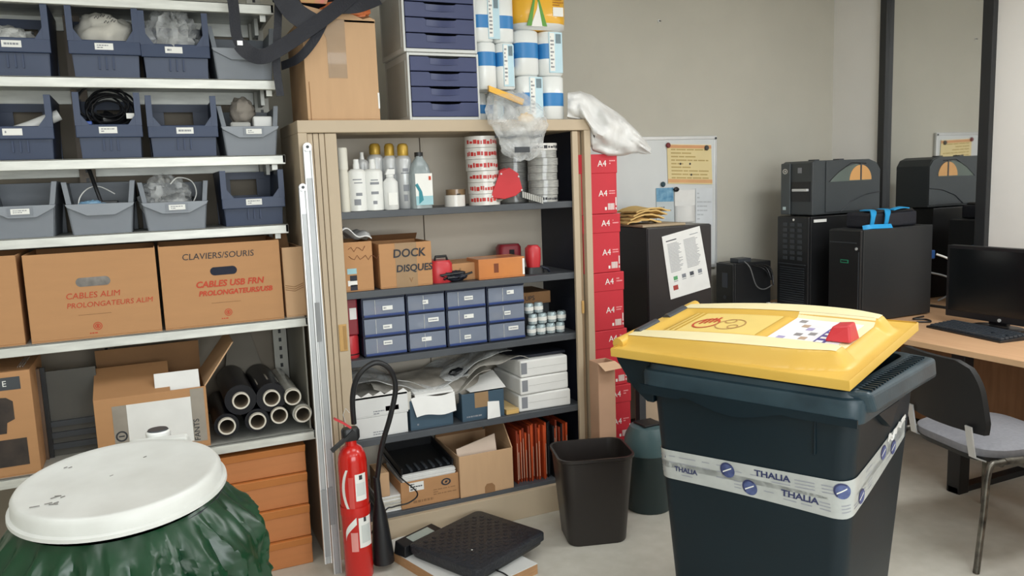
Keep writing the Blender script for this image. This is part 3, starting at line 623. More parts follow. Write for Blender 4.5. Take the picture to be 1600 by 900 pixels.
# red tape dispenser
q = P(790, 290, Y=YC+.045); t = thing('tape_dispenser', 'red hand tape dispenser with grey roll and metal teeth', 'tape dispenser', (q.x, YC+.045, Z1+.012))
pz = lambda x, y: (P(x, y, Y=YC+.045).x-q.x, P(x, y, Y=YC+.045).z-Z1-.012)
pl = [pz(x, y) for x, y in ((763, 309), (778, 268), (792, 262), (806, 271), (813, 297), (802, 306), (785, 311))]
MB().prism(list(reversed(pl)), -.028, -.02, 'y').build('side_plate', m_redpl, t, bevel=.003)
MB().prism(list(reversed(pl)), .02, .028, 'y').build('side_plate', m_redpl, t, bevel=.003)
cx, cz = pz(778, 300); MB().pipe((cx-.01, -.02, cz+.004), (cx-.01, .02, cz+.004), .047, .038, 28).build('tape', M('grey_tape', '#77756F', .3), t, smooth=50)
for px, py in ((779, 272), (806, 276), (765, 307), (811, 297)):
    ax, az = pz(px, py); MB().cyl((ax, -.031, az), (ax, -.028, az), .004).build('rivet', m_alu, t)
ax, az = pz(812, 303); bx_, bz = pz(845, 313)
for j in range(10):
    f0, f1 = j/10, (j+.7)/10; MB().hexa([(ax+(bx_-ax)*f0, -.03, az+(bz-az)*f0-.016), (ax+(bx_-ax)*f1, -.03, az+(bz-az)*f1-.016), (ax+(bx_-ax)*f1, -.025, az+(bz-az)*f1-.016), (ax+(bx_-ax)*f0, -.025, az+(bz-az)*f0-.016), (ax+(bx_-ax)*f0, -.03, az+(bz-az)*f0+.012), (ax+(bx_-ax)*f1, -.03, az+(bz-az)*f1+.012), (ax+(bx_-ax)*f1, -.025, az+(bz-az)*f1+.012), (ax+(bx_-ax)*f0, -.025, az+(bz-az)*f0+.012)]).build('tooth', M('tooth_grey', '#B4B4AE', .4), t)
MB().ribbon([(ax-.005, -.02, az), ((ax+bx_)/2, -.02, (az+bz)/2-.003), (bx_, -.02, bz)], .03, .002, (0, 0, 1)).build('blade_strip', m_dark2, t)
# ---------------------------------------------------------------- shelf 2
Z2 = 1.1575
x0, x1, z0, z1 = fr(530, 378, 583, 456, YC+.045)
t, a, d, h = carton('small_carton', 'small brown carton with scribbled red-brown handwriting behind the door edge', x0, x1, YC+.045, YC+.3, Z2, z1, m_card)

for k_, (zz_, n_) in enumerate(((.86, 7), (.68, 12))):
    MB().tube([(-.03+.012*j, -d-.001, h*zz_+.011*math.sin(j*2.3+k_)) for j in range(n_)], .0014, 5).build('handwriting', M('brown_ink', '#7A4A30', .7), t)
for k, (zz, mm) in enumerate(((.36, 'teal_pale'), (.22, 'dark_navy_panel'), (.12, 'white_label'), (.03, 'dark_navy_panel'))): box('print_patch', -a*.55+.01*(k % 2), a*.0, -d-.0012, -d, h*zz, h*(zz+.11), MATS[mm], t)
x0b = x1
o = MB().grid(lambda u, v: (x0+.02+u*.13, YC+.06+v*.2, Z2+h+.012+.03*(1-u)+.012*math.sin(u*9)+.01*math.sin(v*11+u*5)), 14, 10, (0, 0, .006)).build('plastic_sheet', m_wbag, smooth=60); tag(o, 'folded translucent plastic sheet on the scribbled carton', 'plastic sheet')
x0, x1, z0, z1 = fr(593, 379, 675, 446, YC+.045)
t, a, d, h = carton('small_carton', 'brown carton marked DOCK DISQUES with a strip of tape', x0, x1, YC+.045, YC+.27, Z2, z1, m_card)
box('tape', -a*.4, a*.42, -d-.0008, -d, 0, h, m_tapeb, t); text('DOCK', .05, (.015, -d-.002, h*.76), m_ink, t, bold=.001, shear=.1); text('DISQUES', .042, (.036, -d-.002, h*.42), m_ink, t, bold=.001, shear=.1)
text('V', .03, (.02, -d-.002, h*.15), m_cardd, t)
b = MB(); b.hexa([(-a, d-.005, h), (a, d-.005, h), (a, d, h), (-a, d, h), (-a+.01, d-.06, h+.03), (a-.01, d-.06, h+.03), (a-.01, d-.055, h+.03), (-a+.01, d-.055, h+.03)]); b.build('flap', m_cardd, t)
q = P(690, 430, Y=YC+.09); t = thing('red_case', 'red plastic case between the cartons and the dark cables', 'case', (q.x, YC+.12, Z2))
MB().rings([rr_(.05, .05, 0), rr_(.055, .055, .03), rr_(.055, .055, .085), rr_(.045, .045, .1)]).build('body', m_redpl, t, smooth=50)
MB().tube([(-.03, -.03, .1), (-.025, -.03, .118), (.025, -.03, .118), (.03, -.03, .1)], .006, 8).build('handle', m_dark, t, smooth=50)
t = thing('cable_heap', 'heap of dark cables in front of the red case', 'cable', (q.x+.06, YC+.07, Z2)); rnd = random.Random(8)
for k in range(6):
    pts = [(rnd.uniform(-.05, .05)+.03*math.cos(j*.9+k), rnd.uniform(-.02, .03), .012+.03*abs(math.sin(j*.7+k))) for j in range(9)]
    MB().tube(pts, .005, 6).build('cable', m_dark, t, smooth=60)
MB().blob((0, .02, .024), (.06, .035, .024), .3, 3, 4, flat=-.022).build('cable_bundle', m_navy, t, smooth=60)
x0, x1, z0, z1 = fr(705, 410, 768, 444, YC+.10)
t, a, d, h = carton('small_carton', 'low brown carton lying beside the copper box', x0, x1, YC+.10, YC+.3, Z2, z1, m_card, open_top=False); marks(1, -a*.6, a*.3, h*.5, h*.8, -d, t, m_cardd, 4)
x0, x1, z0, z1 = fr(748, 403, 820, 437, YC+.05)
t, a, d, h = carton('copper_box', 'shiny copper-orange retail box on the dark shelf', x0, x1, YC+.05, YC+.2, Z2, z1, M('copper_foil', '#D88A4C', .3, hex2='#C27A48', scale=5, coat=.3), open_top=False)
box('barcode', -a*.35, -a*.15, -d-.001, -d, h*.3, h*.75, M('dark_copper', '#7A3E20', .5), t); box('end_label', a*.9, a*.99, -d-.001, -d, h*.1, h*.9, m_label, t)
q = P(835, 425, Y=YC+.12); t = thing('red_scanner', 'red and black hand tool at the right end of the second shelf', 'hand tool', (q.x, YC+.13, Z2))
MB().rings([rr_(.028, .03, .03), rr_(.034, .035, .07), rr_(.034, .035, .12), rr_(.02, .025, .135)]).build('body', m_redpl, t, smooth=50)
MB().rings([rr_(.05, .04, 0), rr_(.045, .035, .03)]).build('base', m_dark, t, smooth=50); MB().tube([(.03, -.02, .03), (.06, -.03, .02), (.075, -.02, .006)], .007, 8).build('cord', m_navy, t, smooth=50)
q = P(800, 405, Y=YC+.25); t = thing('red_case', 'dark red case at the back behind the copper box', 'case', (q.x, YC+.29, Z2)); MB().rings([rr_(.06, .04, 0), rr_(.06, .04, .12), rr_(.05, .03, .135)]).build('body', M('dark_red', '#8E2430', .4), t, smooth=50); box('clasp', -.012, .012, -.045, -.04, .08, .11, m_dark, t)
# ---------------------------------------------------------------- shelf 3 : drawer organisers
Z3 = .8625; rows = 3
cols = [(567, 636), (637, 698), (699, 762), (763, 822)]
m_bluef = M('organiser_frame', '#2B417A', .4, var=.06)
og = ['leftmost', 'second from the left', 'third from the left', 'rightmost']
ztop = P(600, 463, Y=YC+.05).z; hrow = (ztop-Z3-.008)/rows; YD = YC+.05
rnd = random.Random(11)
for ci, (p0, p1) in enumerate(cols):
    x0, x1 = P(p0, 512, Y=YD).x, P(p1, 512, Y=YD).x
    t = thing('drawer_organiser', '%s blue organiser column of three frosted drawers' % og[ci], 'organiser', ((x0+x1)/2, YD, Z3), group='frosted drawer organisers'); a = (x1-x0)/2-.002
    b = MB(); b.box(-a, a, .012, .27, 0, .006)
    for s in (-1, 1): b.box(min(s*a, s*(a-.004)), max(s*a, s*(a-.004)), .012, .27, 0, rows*hrow+.006)
    b.box(-a, a, .266, .27, 0, rows*hrow+.006)
    for i in range(1, rows+1): b.box(-a, a, .006, .27, i*hrow, i*hrow+.006)
    b.build('frame', M('organiser_shell', '#232D47', .5), t)
    for i in range(rows):
        z0, z1 = i*hrow+.007, (i+1)*hrow-.002
        b = MB(); b.box(-a+.005, a-.005, .0, .004, z0, z1); b.box(-a+.005, -a+.008, .004, .25, z0, z1-.012); b.box(a-.008, a-.005, .004, .25, z0, z1-.012); b.box(-a+.008, a-.008, .004, .25, z0, z0+.003)
        d = b.build('drawer', m_drawer, t)
        box('grip', -a+.005, a-.005, -.006, .0, z0, z0+.010, m_bluef, d, bevel=.002); box('divider', -a+.055+.02*(ci % 2), -a+.057+.02*(ci % 2), -.0015, 0, z0+.01, z1-.004, m_bub, d)
        lx = rnd.uniform(-.01, .03); lw = rnd.uniform(.025, .05); zz = (z0+z1)/2+rnd.uniform(-.005, .015); lb = box('label', lx-lw/2, lx+lw/2, -.0025, 0, zz-.009, zz+.009, m_label, d); marks(1, lx-lw*.4, lx+lw*.4, zz-.006, zz+.006, -.0025, lb, m_inkg, ci*7+i)
        cm = [M('drawer_red', '#B4343A', .5), M('drawer_sand', '#C9AE7A', .6), M('drawer_dark', '#2C3038', .6), m_label][(ci+i*2) % 4]
        MB().blob((rnd.uniform(-.04, .02), .05, z0+.022), (.03, .03, .018), .3, 3, ci+i).build('content', cm, d, smooth=60)
# red things to the left
q = P(555, 540, Y=YC+.1)
for k, (z0, z1, lab) in enumerate(((Z3, Z3+.10, 'red cylinder at the left end of the drawer shelf'), (Z3+.11, Z3+.27, 'dark red box above the red cylinder beside the drawers'))):
    t = thing('red_tin' if k == 0 else 'dark_red_box', lab, 'tin' if k == 0 else 'box', (P(552, 540, Y=YC+.1).x-.012, YC+.11, z0 if k == 0 else Z3+.101))
    if k == 0: MB().lathe([(.036, 0), (.038, .006), (.038, .09), (.034, .10)]).build('body', m_redpl, t, smooth=45); MB().lathe([(.0385, .015), (.0385, .02)], cap0=False, cap1=False).build('band', m_dark, t)
    else: MB().box(-.03, .036, -.03, .06, 0, .16).build('body', M('dark_red', '#8E2430', .4), t, bevel=.006); box('label', -.0, .03, -.032, -.03, .07, .12, m_label, t)
# UPS carton and silver spools at the right
x0, x1, z0, z1 = fr(823, 459, 872, 478, YC+.09)
t, a, d, h = carton('flat_carton', 'dark brown carton lettered UPS resting on small boxes', x0, x1, YC+.17, YC+.38, z0, z1, m_cardd, open_top=False); text('UPS', .032, (-.03, -d-.001, h*.5), m_ink, t)
x0_, x1_ = x0, x1
t2, a2, d2, h2 = carton('flat_carton', 'plain dark carton under the lettered carton', x0, x1, YC+.19, YC+.38, Z3, z0-.001, m_dark2, open_top=False)
m_foil = M('silver_wrap', '#C6D0D3', .2, metal=.3, hex2='#8FA3A8', scale=25, coat=.4); k = 0
wordr = ['bottom row', 'second row', 'third row']
for i in range(3):
    for j in range(4):
        px = 826+15*j+ (4 if i % 2 else 0); q = P(px+6, 528, Y=YC+.08)
        if i == 2 and j > 1: continue
        t = thing('silver_roll', 'small silver-wrapped roll, %s, number %s from the drawers' % (wordr[i], ['one', 'two', 'three', 'four'][j]), 'roll', (q.x, YC+.09+.01*i, Z3+i*.052), group='silver-wrapped rolls on the drawer shelf')
        MB().lathe([(.018, 0), (.0225, .004), (.0225, .045), (.018, .051)], n=14).build('wrap', m_foil, t, smooth=45); MB().lathe([(.0229, .016), (.0229, .034)], n=14, cap0=False, cap1=False).build('band', m_label, t, smooth=45)
# ---------------------------------------------------------------- shelf 4
Z4 = .5055
x0, x1 = P(552, 660, Y=YC+.05).x, P(638, 650, Y=YC+.05).x
zt = P(595, 617, Y=YC+.05).z; zm = (Z4+zt)/2
for k, (z0, z1, dx, lab) in enumerate(((Z4, zm-.002, 0, 'lower of two white cartons stacked behind the extinguisher hose'), (zm-.001, zt, .006, 'upper white carton with a torn open top'))):
    t, a, d, h = carton('white_carton', lab, max(x0, CX0+.065)+dx, x1+dx-.004, YC+.05, YC+.33, z0, z1, M('white_carton', '#DEDFDD', .6, var=.05), open_top=(k == 1), group='white cartons'); marks(2, -a*.3, a*.2, h*.08, h*.3, -d, t, m_inkg, k)
    if k:
        b = MB(); pl = [(-a, h-.01), (a, h-.01)]+[(a-2*a*j/14, h+.008*((j*5) % 3)) for j in range(15)]; b.prism(pl, -d, -d+.002, 'y'); b.build('torn_edge', m_paper, t)
m_slate = M('slate_blue_box', '#3E5566', .5, var=.06)
x0, x1, z0, z1 = fr(641, 622, 708, 676, YC+.05)
t, a, d, h = carton('slate_carton', 'slate blue carton with white pages hanging over its front', x0, x1, YC+.05, YC+.3, Z4, z1, m_slate); marks(1, -a*.7, a*.5, h*.12, h*.24, -d, t, m_inkg, 31)
b = MB(); b.grid(lambda u, v: (-a*.75+u*a*1.85-.02*(1-v)*(1-u), -d-.004-.014*v, h+.012-v*h*.62+.006*math.sin(u*7)), 10, 8, (0, .002, 0)); b.build('page', m_paper, t)
b = MB(); b.grid(lambda u, v: (-a*.75+u*a*1.8, -d-.004+.2*v, h+.016+.012*math.sin(v*3)), 6, 6, (0, 0, .01)); b.build('page', m_paper, t)
x0, x1, z0, z1 = fr(722, 612, 788, 662, YC+.05)
t, a, d, h = carton('slate_carton', 'slate blue carton with brown tape and a white slip in front', x0, x1, YC+.05, YC+.28, Z4, z1, m_slate); box('tape', -a*.4, a*.25, -d-.001, -d, h*.45, h, m_tapeb, t); marks(1, -a*.8, -a*.1, h*.1, h*.22, -d, t, m_inkg, 32)
b = MB(); b.hexa([(a*.1, -d-.02, .002), (a*.75, -d-.012, .002), (a*.75, -d-.011, .002), (a*.1, -d-.019, .002), (a*.2, -d-.003, h*.62), (a*.75, -d-.003, h*.58), (a*.75, -d-.002, h*.58), (a*.2, -d-.002, h*.62)]); b.build('slip', m_paper, t)
b = MB(); b.grid(lambda u, v: (-a*.6+u*a*1.7, -d+.0+.15*v, h+.006+.05*u*v), 5, 5, (0, 0, .003)); b.build('page', m_paper, t)
# reams
x0, x1 = P(809, 600, Y=YC+.06).x, P(889, 600, Y=YC+.06).x
zt = P(850, 558, Y=YC+.06).z; hh = (zt-Z4)/3
for k in range(3):
    lab = ['lowest', 'middle', 'topmost'][k]+' of three white-wrapped paper reams on the shelf'
    t = thing('paper_ream', lab, 'paper ream', ((x0+x1)/2, YC+.05, Z4+k*hh), R((-2, 3, 1)[k]), 'paper reams in the cabinet'); a = (x1-x0)/2
    b = MB(); b.box(-a+.006*k, a-.004*k, .0, .29, 0, hh-.002); b.build('wrapper', m_paper, t, bevel=.008, seg=3)
    box('grey_label', -a+.015, -a+.045, -.0012, .0, hh*.2, hh*.85, m_inkg, t); box('fold', -a+.05, a-.02, -.001, 0, hh*.49, hh*.51, M('paper_fold', '#C9C9C5', .8), t)
o = box('navy_folder', x0-.02, x1, YC+.09, YC+.36, zt+.001, zt+.014, m_navy, bevel=.002); tag(o, 'dark navy folder lying on the paper reams', 'folder')
q = P(806, 640, Y=YC+.05)
t = thing('yellow_pad', 'manila yellow envelope pad at the shelf front beside the reams', 'envelope pad', (P(800, 632, Y=YC+.05).x, YC+.05, Z4)); MB().box(-.03, .035, 0, .2, 0, .022).build('stack', M('manila', '#D9B36E', .7), t, bevel=.002); MB().box(-.03, .035, -.001, .2, .023, .024).build('flap', M('manila_light', '#E3C48A', .7), t)
# pile of grey bags and documents behind
zs4 = P(640, 600, Y=YC+.2).z
t = thing('plastic_bag_pile', 'heap of grey translucent bags and document sleeves on the shelf', 'plastic bags', (1.13, YC+.22, Z4+.12))
for k in range(7):
    MB().grid(lambda u, v, k=k: (max(-.47, (-.42+.11*k)+(u-.3)*.34), -.15+v*.30, .02+.035*k*.35+.05*math.sin(u*3+k)+.03*noise.noise(Vector((u*3+k, v*3, k)))+.05*(k % 2)), 16, 12, (0, 0, .003)).build('sleeve', (m_gbag, m_clear)[k % 2], t, smooth=60)
MB().blob((-.05, .0, .0), (.36, .14, .11), .18, 2.5, 7, flat=-.118).build('bag', M('grey_pile', '#99948A', .35, hex2='#726D65', scale=9, bump=.4, bscale=20), t, smooth=60)
box('price_tag', -.26, -.2, -.17, -.165, -.01, .012, m_redp, t); 
MB().box(-.3, -.14, -.168, -.16, -.02, .06).build('leaflet', M('leaflet', '#C9C6BD', .6), t)
MB().blob((.12, -.1, .1), (.05, .03, .02), .3, 3, 2).build('cable', m_dark, t, smooth=60)
# ---------------------------------------------------------------- bottom shelf
Z5 = .1505
x0, x1, z0, z1 = fr(626, 746, 717, 792, YC+.05)
t, a, d, h = carton('printed_carton', 'brown carton with printed emblem, packed with paper under black trays', x0, x1, YC+.045, YC+.34, Z5, z1, m_card)
lb = box('label', -a*.72, -a*.22, -d-.001, -d, h*.62, h*.94, m_label, t); marks(3, -a*.68, -a*.26, h*.64, h*.92, -d-.001, lb, m_ink, 2)
n = 18; MB().rings([[(a*.55+rr*math.cos(2*PI*j/n), -d-.001, h*.74+.7*rr*math.sin(2*PI*j/n)) for j in range(n)] for rr in (.024, .015)], False, False).build('emblem', m_ink, t); MB().prism([(a*.5, h*.70), (a*.58, h*.70), (a*.62, h*.78), (a*.53, h*.78)], -d-.001, -d, 'y').build('emblem', m_ink, t)
marks(3, a*.1, a*.9, h*.3, h*.55, -d, t, m_cardd, 5); marks(1, -a*.6, a*.1, h*.1, h*.3, -d, t, m_cardd, 6)
b = MB()
for k in range(8): b.box(-a+.012+.003*(k % 3), a-.01-.002*(k % 2), -d+.008+.003*(k % 2), d-.01, h-.02+k*.006, h-.0155+k*.006)
b.build('paper_pile', m_paper, t)
t2 = thing('letter_tray', 'black ribbed letter trays tilted on the packed paper', 'tray', (t.location.x-.005, t.location.y+.03, Z5+h+.032), 0, rot=(R(7), 0, R(2)))
MB().box(-a+.005, a-.01, -.15, .13, 0, .012).build('tray_floor', m_dark, t2, bevel=.003)
for s in (-1, 1): MB().box(s*(a-.015)-.004, s*(a-.015)+.004, -.15, .13, .012, .045).build('tray_side', m_dark, t2, bevel=.002)
for k in range(6): MB().box(-a*.55+k*.036, -a*.55+k*.036+.012, -.13, -.06, .0121, .018).build('rib', m_dark2, t2)
MB().box(-a+.012, a-.018, .12, .13, .012, .05).build('tray_back', m_dark, t2)
x0, x1, z0, z1 = fr(719, 707, 803, 780, YC+.03)
t, a, d, h = carton('open_carton', 'open plain brown carton with paper standing inside', x0, x1, YC+.035, YC+.37, Z5, z1, m_cardl)
MB().prism([(-a*.1, 0), (a*.28, 0), (a*.28, .03), (a*.18, .045), (-a*.02, .045), (-a*.1, .03)], -d-.001, -d, 'y').build('tape_patch', m_cardd, t)
b = MB(); b.grid(lambda u, v: (-a+.012+u*a*1.45, -d+.015+.05*v, h*.3+(h*.78+.045*u)*v), 8, 6, (0, .004, 0)); b.build('paper', M('pinkish_paper', '#D8C4B2', .8), t)
b = MB(); b.hexa([(-a, d-.005, h), (a*.9, d-.005, h), (a*.9, d, h), (-a, d, h), (-a, d-.02, h+.10), (a*.5, d-.02, h+.11), (a*.5, d-.015, h+.11), (-a, d-.015, h+.10)]); b.build('flap', m_cardd, t)
b = MB(); b.hexa([(a-.005, -d, h), (a, -d, h), (a, d, h), (a-.005, d, h), (a+.002, -d+.12, h+.10), (a+.007, -d+.12, h+.10), (a+.007, d, h+.11), (a+.002, d, h+.11)]); b.build('flap', m_cardl, t)
# orange hanging files
m_of = M('orange_file', '#C44E22', .6, var=.12, scale=14); m_of2 = M('orange_file_dark', '#8F3418', .6, var=.12); rnd = random.Random(3)
xa, xb = P(808, 710, Y=YC+.05).x, P(890, 700, Y=YC+.05).x; N = 22
ORD = 'first second third fourth fifth sixth seventh eighth ninth tenth eleventh twelfth thirteenth fourteenth fifteenth sixteenth seventeenth eighteenth nineteenth twentieth twenty-first twenty-second'.split()
fw_ = ['orange hanging file in the row beside the open carton', 'dark orange hanging file in the row beside the open carton', 'black hanging file among the orange files']
for k in range(N):
    x = xa+(xb-xa)*(k+.5)/N; dk = k in (13, 14, 15, 19); mm = m_dark if dk else (m_of, m_of2)[rnd.random() < .35]
    hh = rnd.uniform(.24, .285); y0 = YC+.05+rnd.uniform(0, .03)
    t = thing('hanging_file', ('black' if dk else 'bright orange' if mm is m_of else 'dark orange')+' hanging file, %s in the row from the open carton' % ORD[k], 'file', (x, y0, Z5), group='hanging files in the cabinet'); wd = (xb-xa)/N*.38
    MB().hexa([(-.0015, 0, .0), (.0015, 0, .0), (.0015, .25, .0), (-.0015, .25, .0), (-wd, 0, hh), (wd, 0, hh), (wd, .25, hh), (-wd, .25, hh)]).build('folder', mm, t)
    if rnd.random() < .8: MB().box(-.001, .001, -.004, 0, .02+.0, hh*rnd.uniform(.55, .9)).build('tab', M('file_tab', '#E2B79C', .5) if not dk else m_dark2, t)
# left papers stack + little carton
q0, q1 = P(592, 790, Y=YC+.04).x, P(634, 790, Y=YC+.04).x
t = thing('paper_stack', 'stack of loose papers and booklets at the bottom left of the cabinet', 'paper stack', ((max(q0, CX0+.065)+q1)/2, YC+.05, Z5)); a = (q1-max(q0, CX0+.065))/2; rnd = random.Random(9)
for k in range(9): MB().box(-a+rnd.uniform(0, .008), a-rnd.uniform(0, .012), rnd.uniform(0, .01), .25, k*.008, k*.008+.007).build('booklet', (m_paper, M('cream', '#DDD9CB', .5))[k % 2], t)
x0, x1, z0, z1 = fr(592, 732, 610, 778, YC+.04); o, a, d, h = carton('small_carton', 'tiny brown carton standing on the loose papers', max(x0, CX0+.066), x1, YC+.055, YC+.2, Z5+.073, Z5+.073+.11, m_cardl, open_top=False)
# ================================================================== on top of the cabinet
ZT = CH+.001
# carton with orange contents
yt = YC+.03
x0, x1, z0, z1 = fr(476, 30, 590, 185, yt)
t, a, d, h = carton('tall_carton', 'tall light brown carton with torn top on the cabinet', x0, x1, yt, yt+.36, ZT, z1, m_cardl)
box('tape', -.055, .022, -d-.001, -d, h*.42, h, m_tapeb, t)
b = MB(); b.prism([(-.09, h), (-.05, h*.78), (-.04, h*.5), (-.03, h*.5), (-.02, h)], -d-.0015, -d, 'y'); b.build('tape_tail', m_tapeb, t)
b = MB(); pl = [(-a, h-.01), (a, h-.01), (a, h+.004), (a-.02, h+.012), (a-.05, h+.004), (a-.09, h+.02), (.0, h+.035), (-.05, h+.03), (-a, h+.05)]; b.prism(pl, -d, -d+.005, 'y'); b.build('torn_flap', m_cardl, t)
b = MB(); b.hexa([(-a*.2, -d, h+.003), (a, -d, h+.003), (a, -d+.005, h+.003), (-a*.2, -d+.005, h+.003), (-a*.1, -d+.1, h+.06), (a*.75, -d+.1, h+.06), (a*.75, -d+.105, h+.06), (-a*.1, -d+.105, h+.06)]); b.build('flap', m_cardd, t)
box('edge_tear', a-.006, a+.001, -d-.0015, -d+.01, h*.12, h*.28, m_paper, t); box('crease', -a+.012, -a+.015, -d-.001, -d, 0, h*.38, m_cardd, t)
tc_ = t.location.copy()
o = MB().blob((0, 0, 0), (.10, .09, .045), .25, 3, 2, flat=-.03).build('orange_bag', M('orange_film', '#EE8A55', .4, var=.12, bump=.3, bscale=20)); o.location = (tc_.x+.05, tc_.y-.09, ZT+h+.045); tag(o, 'crumpled orange plastic showing in the torn carton top', 'plastic')
o = MB().hexa([(-.03, 0, 0), (.07, 0, .0), (.07, .01, 0), (-.03, .01, 0), (-.08, 0, .12), (.12, 0, .12), (.12, .01, .12), (-.08, .01, .12)]).build('printed_packet', M('pink_packet', '#D87A6E', .5, hex2='#B4A04E', scale=30)); P0 = P(488, 14, Y=yt-.02); o.location = (P0.x-.01, yt-.01, ZT+h+.055); tag(o, 'small pink printed packet peeking beside the black bag', 'packet')
# black bag with straps
t = thing('shoulder_bag', 'black nylon bag with long dangling straps on the tall carton', 'bag', (tc_.x, tc_.y, ZT+h+.06))
m_ny = M('black_nylon', '#1E2029', .6, var=.15, scale=20, bump=.2, bscale=150); L_ = t.location
MB().blob((.0, .06, .10), (.22, .12, .11), .12, 2, 5, flat=-.09).build('body', m_ny, t, smooth=60)
def px3(lst, Yl): return [P(x, y, Y=Yq)-L_ for (x, y), Yq in zip(lst, Yl)]
def flat_strap(pts, wd):
    """webbing lying with its broad face towards the room"""
    b = MB(); rs = []; vw = Vector((-.25, -1, .1)).normalized()
    for i, p in enumerate(pts):
        d_ = (pts[min(i+1, len(pts)-1)]-pts[max(i-1, 0)]).normalized(); sd = d_.cross(vw).normalized(); nn = d_.cross(sd)
        rs.append([p+sd*wd/2+nn*.0015, p-sd*wd/2+nn*.0015, p-sd*wd/2-nn*.0015, p+sd*wd/2-nn*.0015])
    return b.rings(rs).build('strap', m_ny, t, smooth=40)
s1 = smoothp(px3([(475, -80), (430, -92), (385, -75), (364, -25), (366, 20), (371, 60), (388, 82), (412, 88), (446, 70), (490, 40), (530, 10), (570, -25)], [3.42, 3.36, 3.32]+[3.3]*4+[3.28, 3.27, 3.26, 3.27, 3.30]))
flat_strap(s1[:34], .04); flat_strap(s1[32:], .058)
s2 = smoothp(px3([(432, -30), (446, 0), (464, 22), (490, 38)], [3.28, 3.28, 3.275, 3.272])); flat_strap(s2, .085)
s3 = smoothp(px3([(508, 30), (494, 58), (476, 82), (460, 95), (440, 103)], [3.275, 3.275, 3.29, 3.32, 3.4])); flat_strap(s3, .034)
s4 = smoothp(px3([(436, -20), (434, 40), (432, 100), (438, 150)], [3.33]*4)); MB().ribbon(s4, .03, .003, (1, 0, 0)).build('strap', m_ny, t, smooth=40)
s5 = smoothp(px3([(530, 12), (560, 10), (592, -2)], [3.28, 3.28, 3.3])); flat_strap(s5, .05)
box('buckle', s1[32].x-.012, s1[32].x+.008, s1[32].y-.01, s1[32].y-.002, s1[32].z-.005, s1[32].z+.012, m_alu, t)
# drawer cabinets
m_dblue = M('drawer_blue', '#363F66', .4, var=.05); m_dcase = M('drawer_case', '#D5D7D4', .45, var=.03)
yq = YC+.03
def desk_drawers(x0, x1, z0, z1, n, label, y):
    t = thing('drawer_cabinet', label, 'drawer cabinet', ((x0+x1)/2, y, z0), group='white desktop drawer cabinets'); a = (x1-x0)/2; h = z1-z0; k = .010
    b = MB(); b.box(-a, -a+k, 0, .34, 0, h); b.box(a-k, a, 0, .34, 0, h); b.box(-a+k, a-k, 0, .34, 0, .014); b.box(-a+k, a-k, 0, .34, h-.012, h); b.box(-a+k, a-k, .33, .34, .014, h-.012); b.build('case', m_dcase, t, bevel=.002)
    # recessed side cheek
    box('side_recess', -a-.002, -a, .03, .31, .02, h-.03, M('case_side', '#B6B7B1', .5), t)
    st = (h-.028)/n
    for i in range(n):
        z = .015+i*st; b = MB(); pl = []
        w2 = a-k-.001; top = z+st-.004
        # face with a curved finger cut-out at its top edge
        pl = [(-w2, z), (w2, z), (w2, top)]+[(w2*.48, top)]+[(w2*.48-w2*.08-(w2*.8)*j/8, top-.016*math.sin(PI*(.15+.7*j/8))) for j in range(9)]+[(-w2*.48, top), (-w2, top)]
        b.prism(pl, -.006, .002, 'y'); dr = b.build('drawer', m_dblue, t, bevel=.0015)
        b = MB(); b.grid(lambda u, v: (-w2*.42+u*w2*.84, -.0075-.010*math.sin(PI*u)*(1-v*.7), top-.006-.026*v-.004*math.sin(PI*u)), 10, 3, (0, .004, 0)); b.build('grip', m_dblue, dr, smooth=50)
        box('tray', -w2+.002, w2-.002, .002, .30, z, top-.02, m_navy, dr)
    return t
x0, x1, zz0, z1 = fr(638, 83, 749, 184, yq); desk_drawers(x0, x1, ZT, z1, 4, 'lower white desktop cabinet with four blue drawers', yq)
zl = z1
x0, x1, zz0, _ = fr(629, 0, 744, 78, yq-.01); desk_drawers(x0-.0, x1, zl+.001, zl+.001+(zl-ZT)*1.0, 4, 'upper white desktop cabinet with blue drawers, stacked on the lower one', yq-.01)
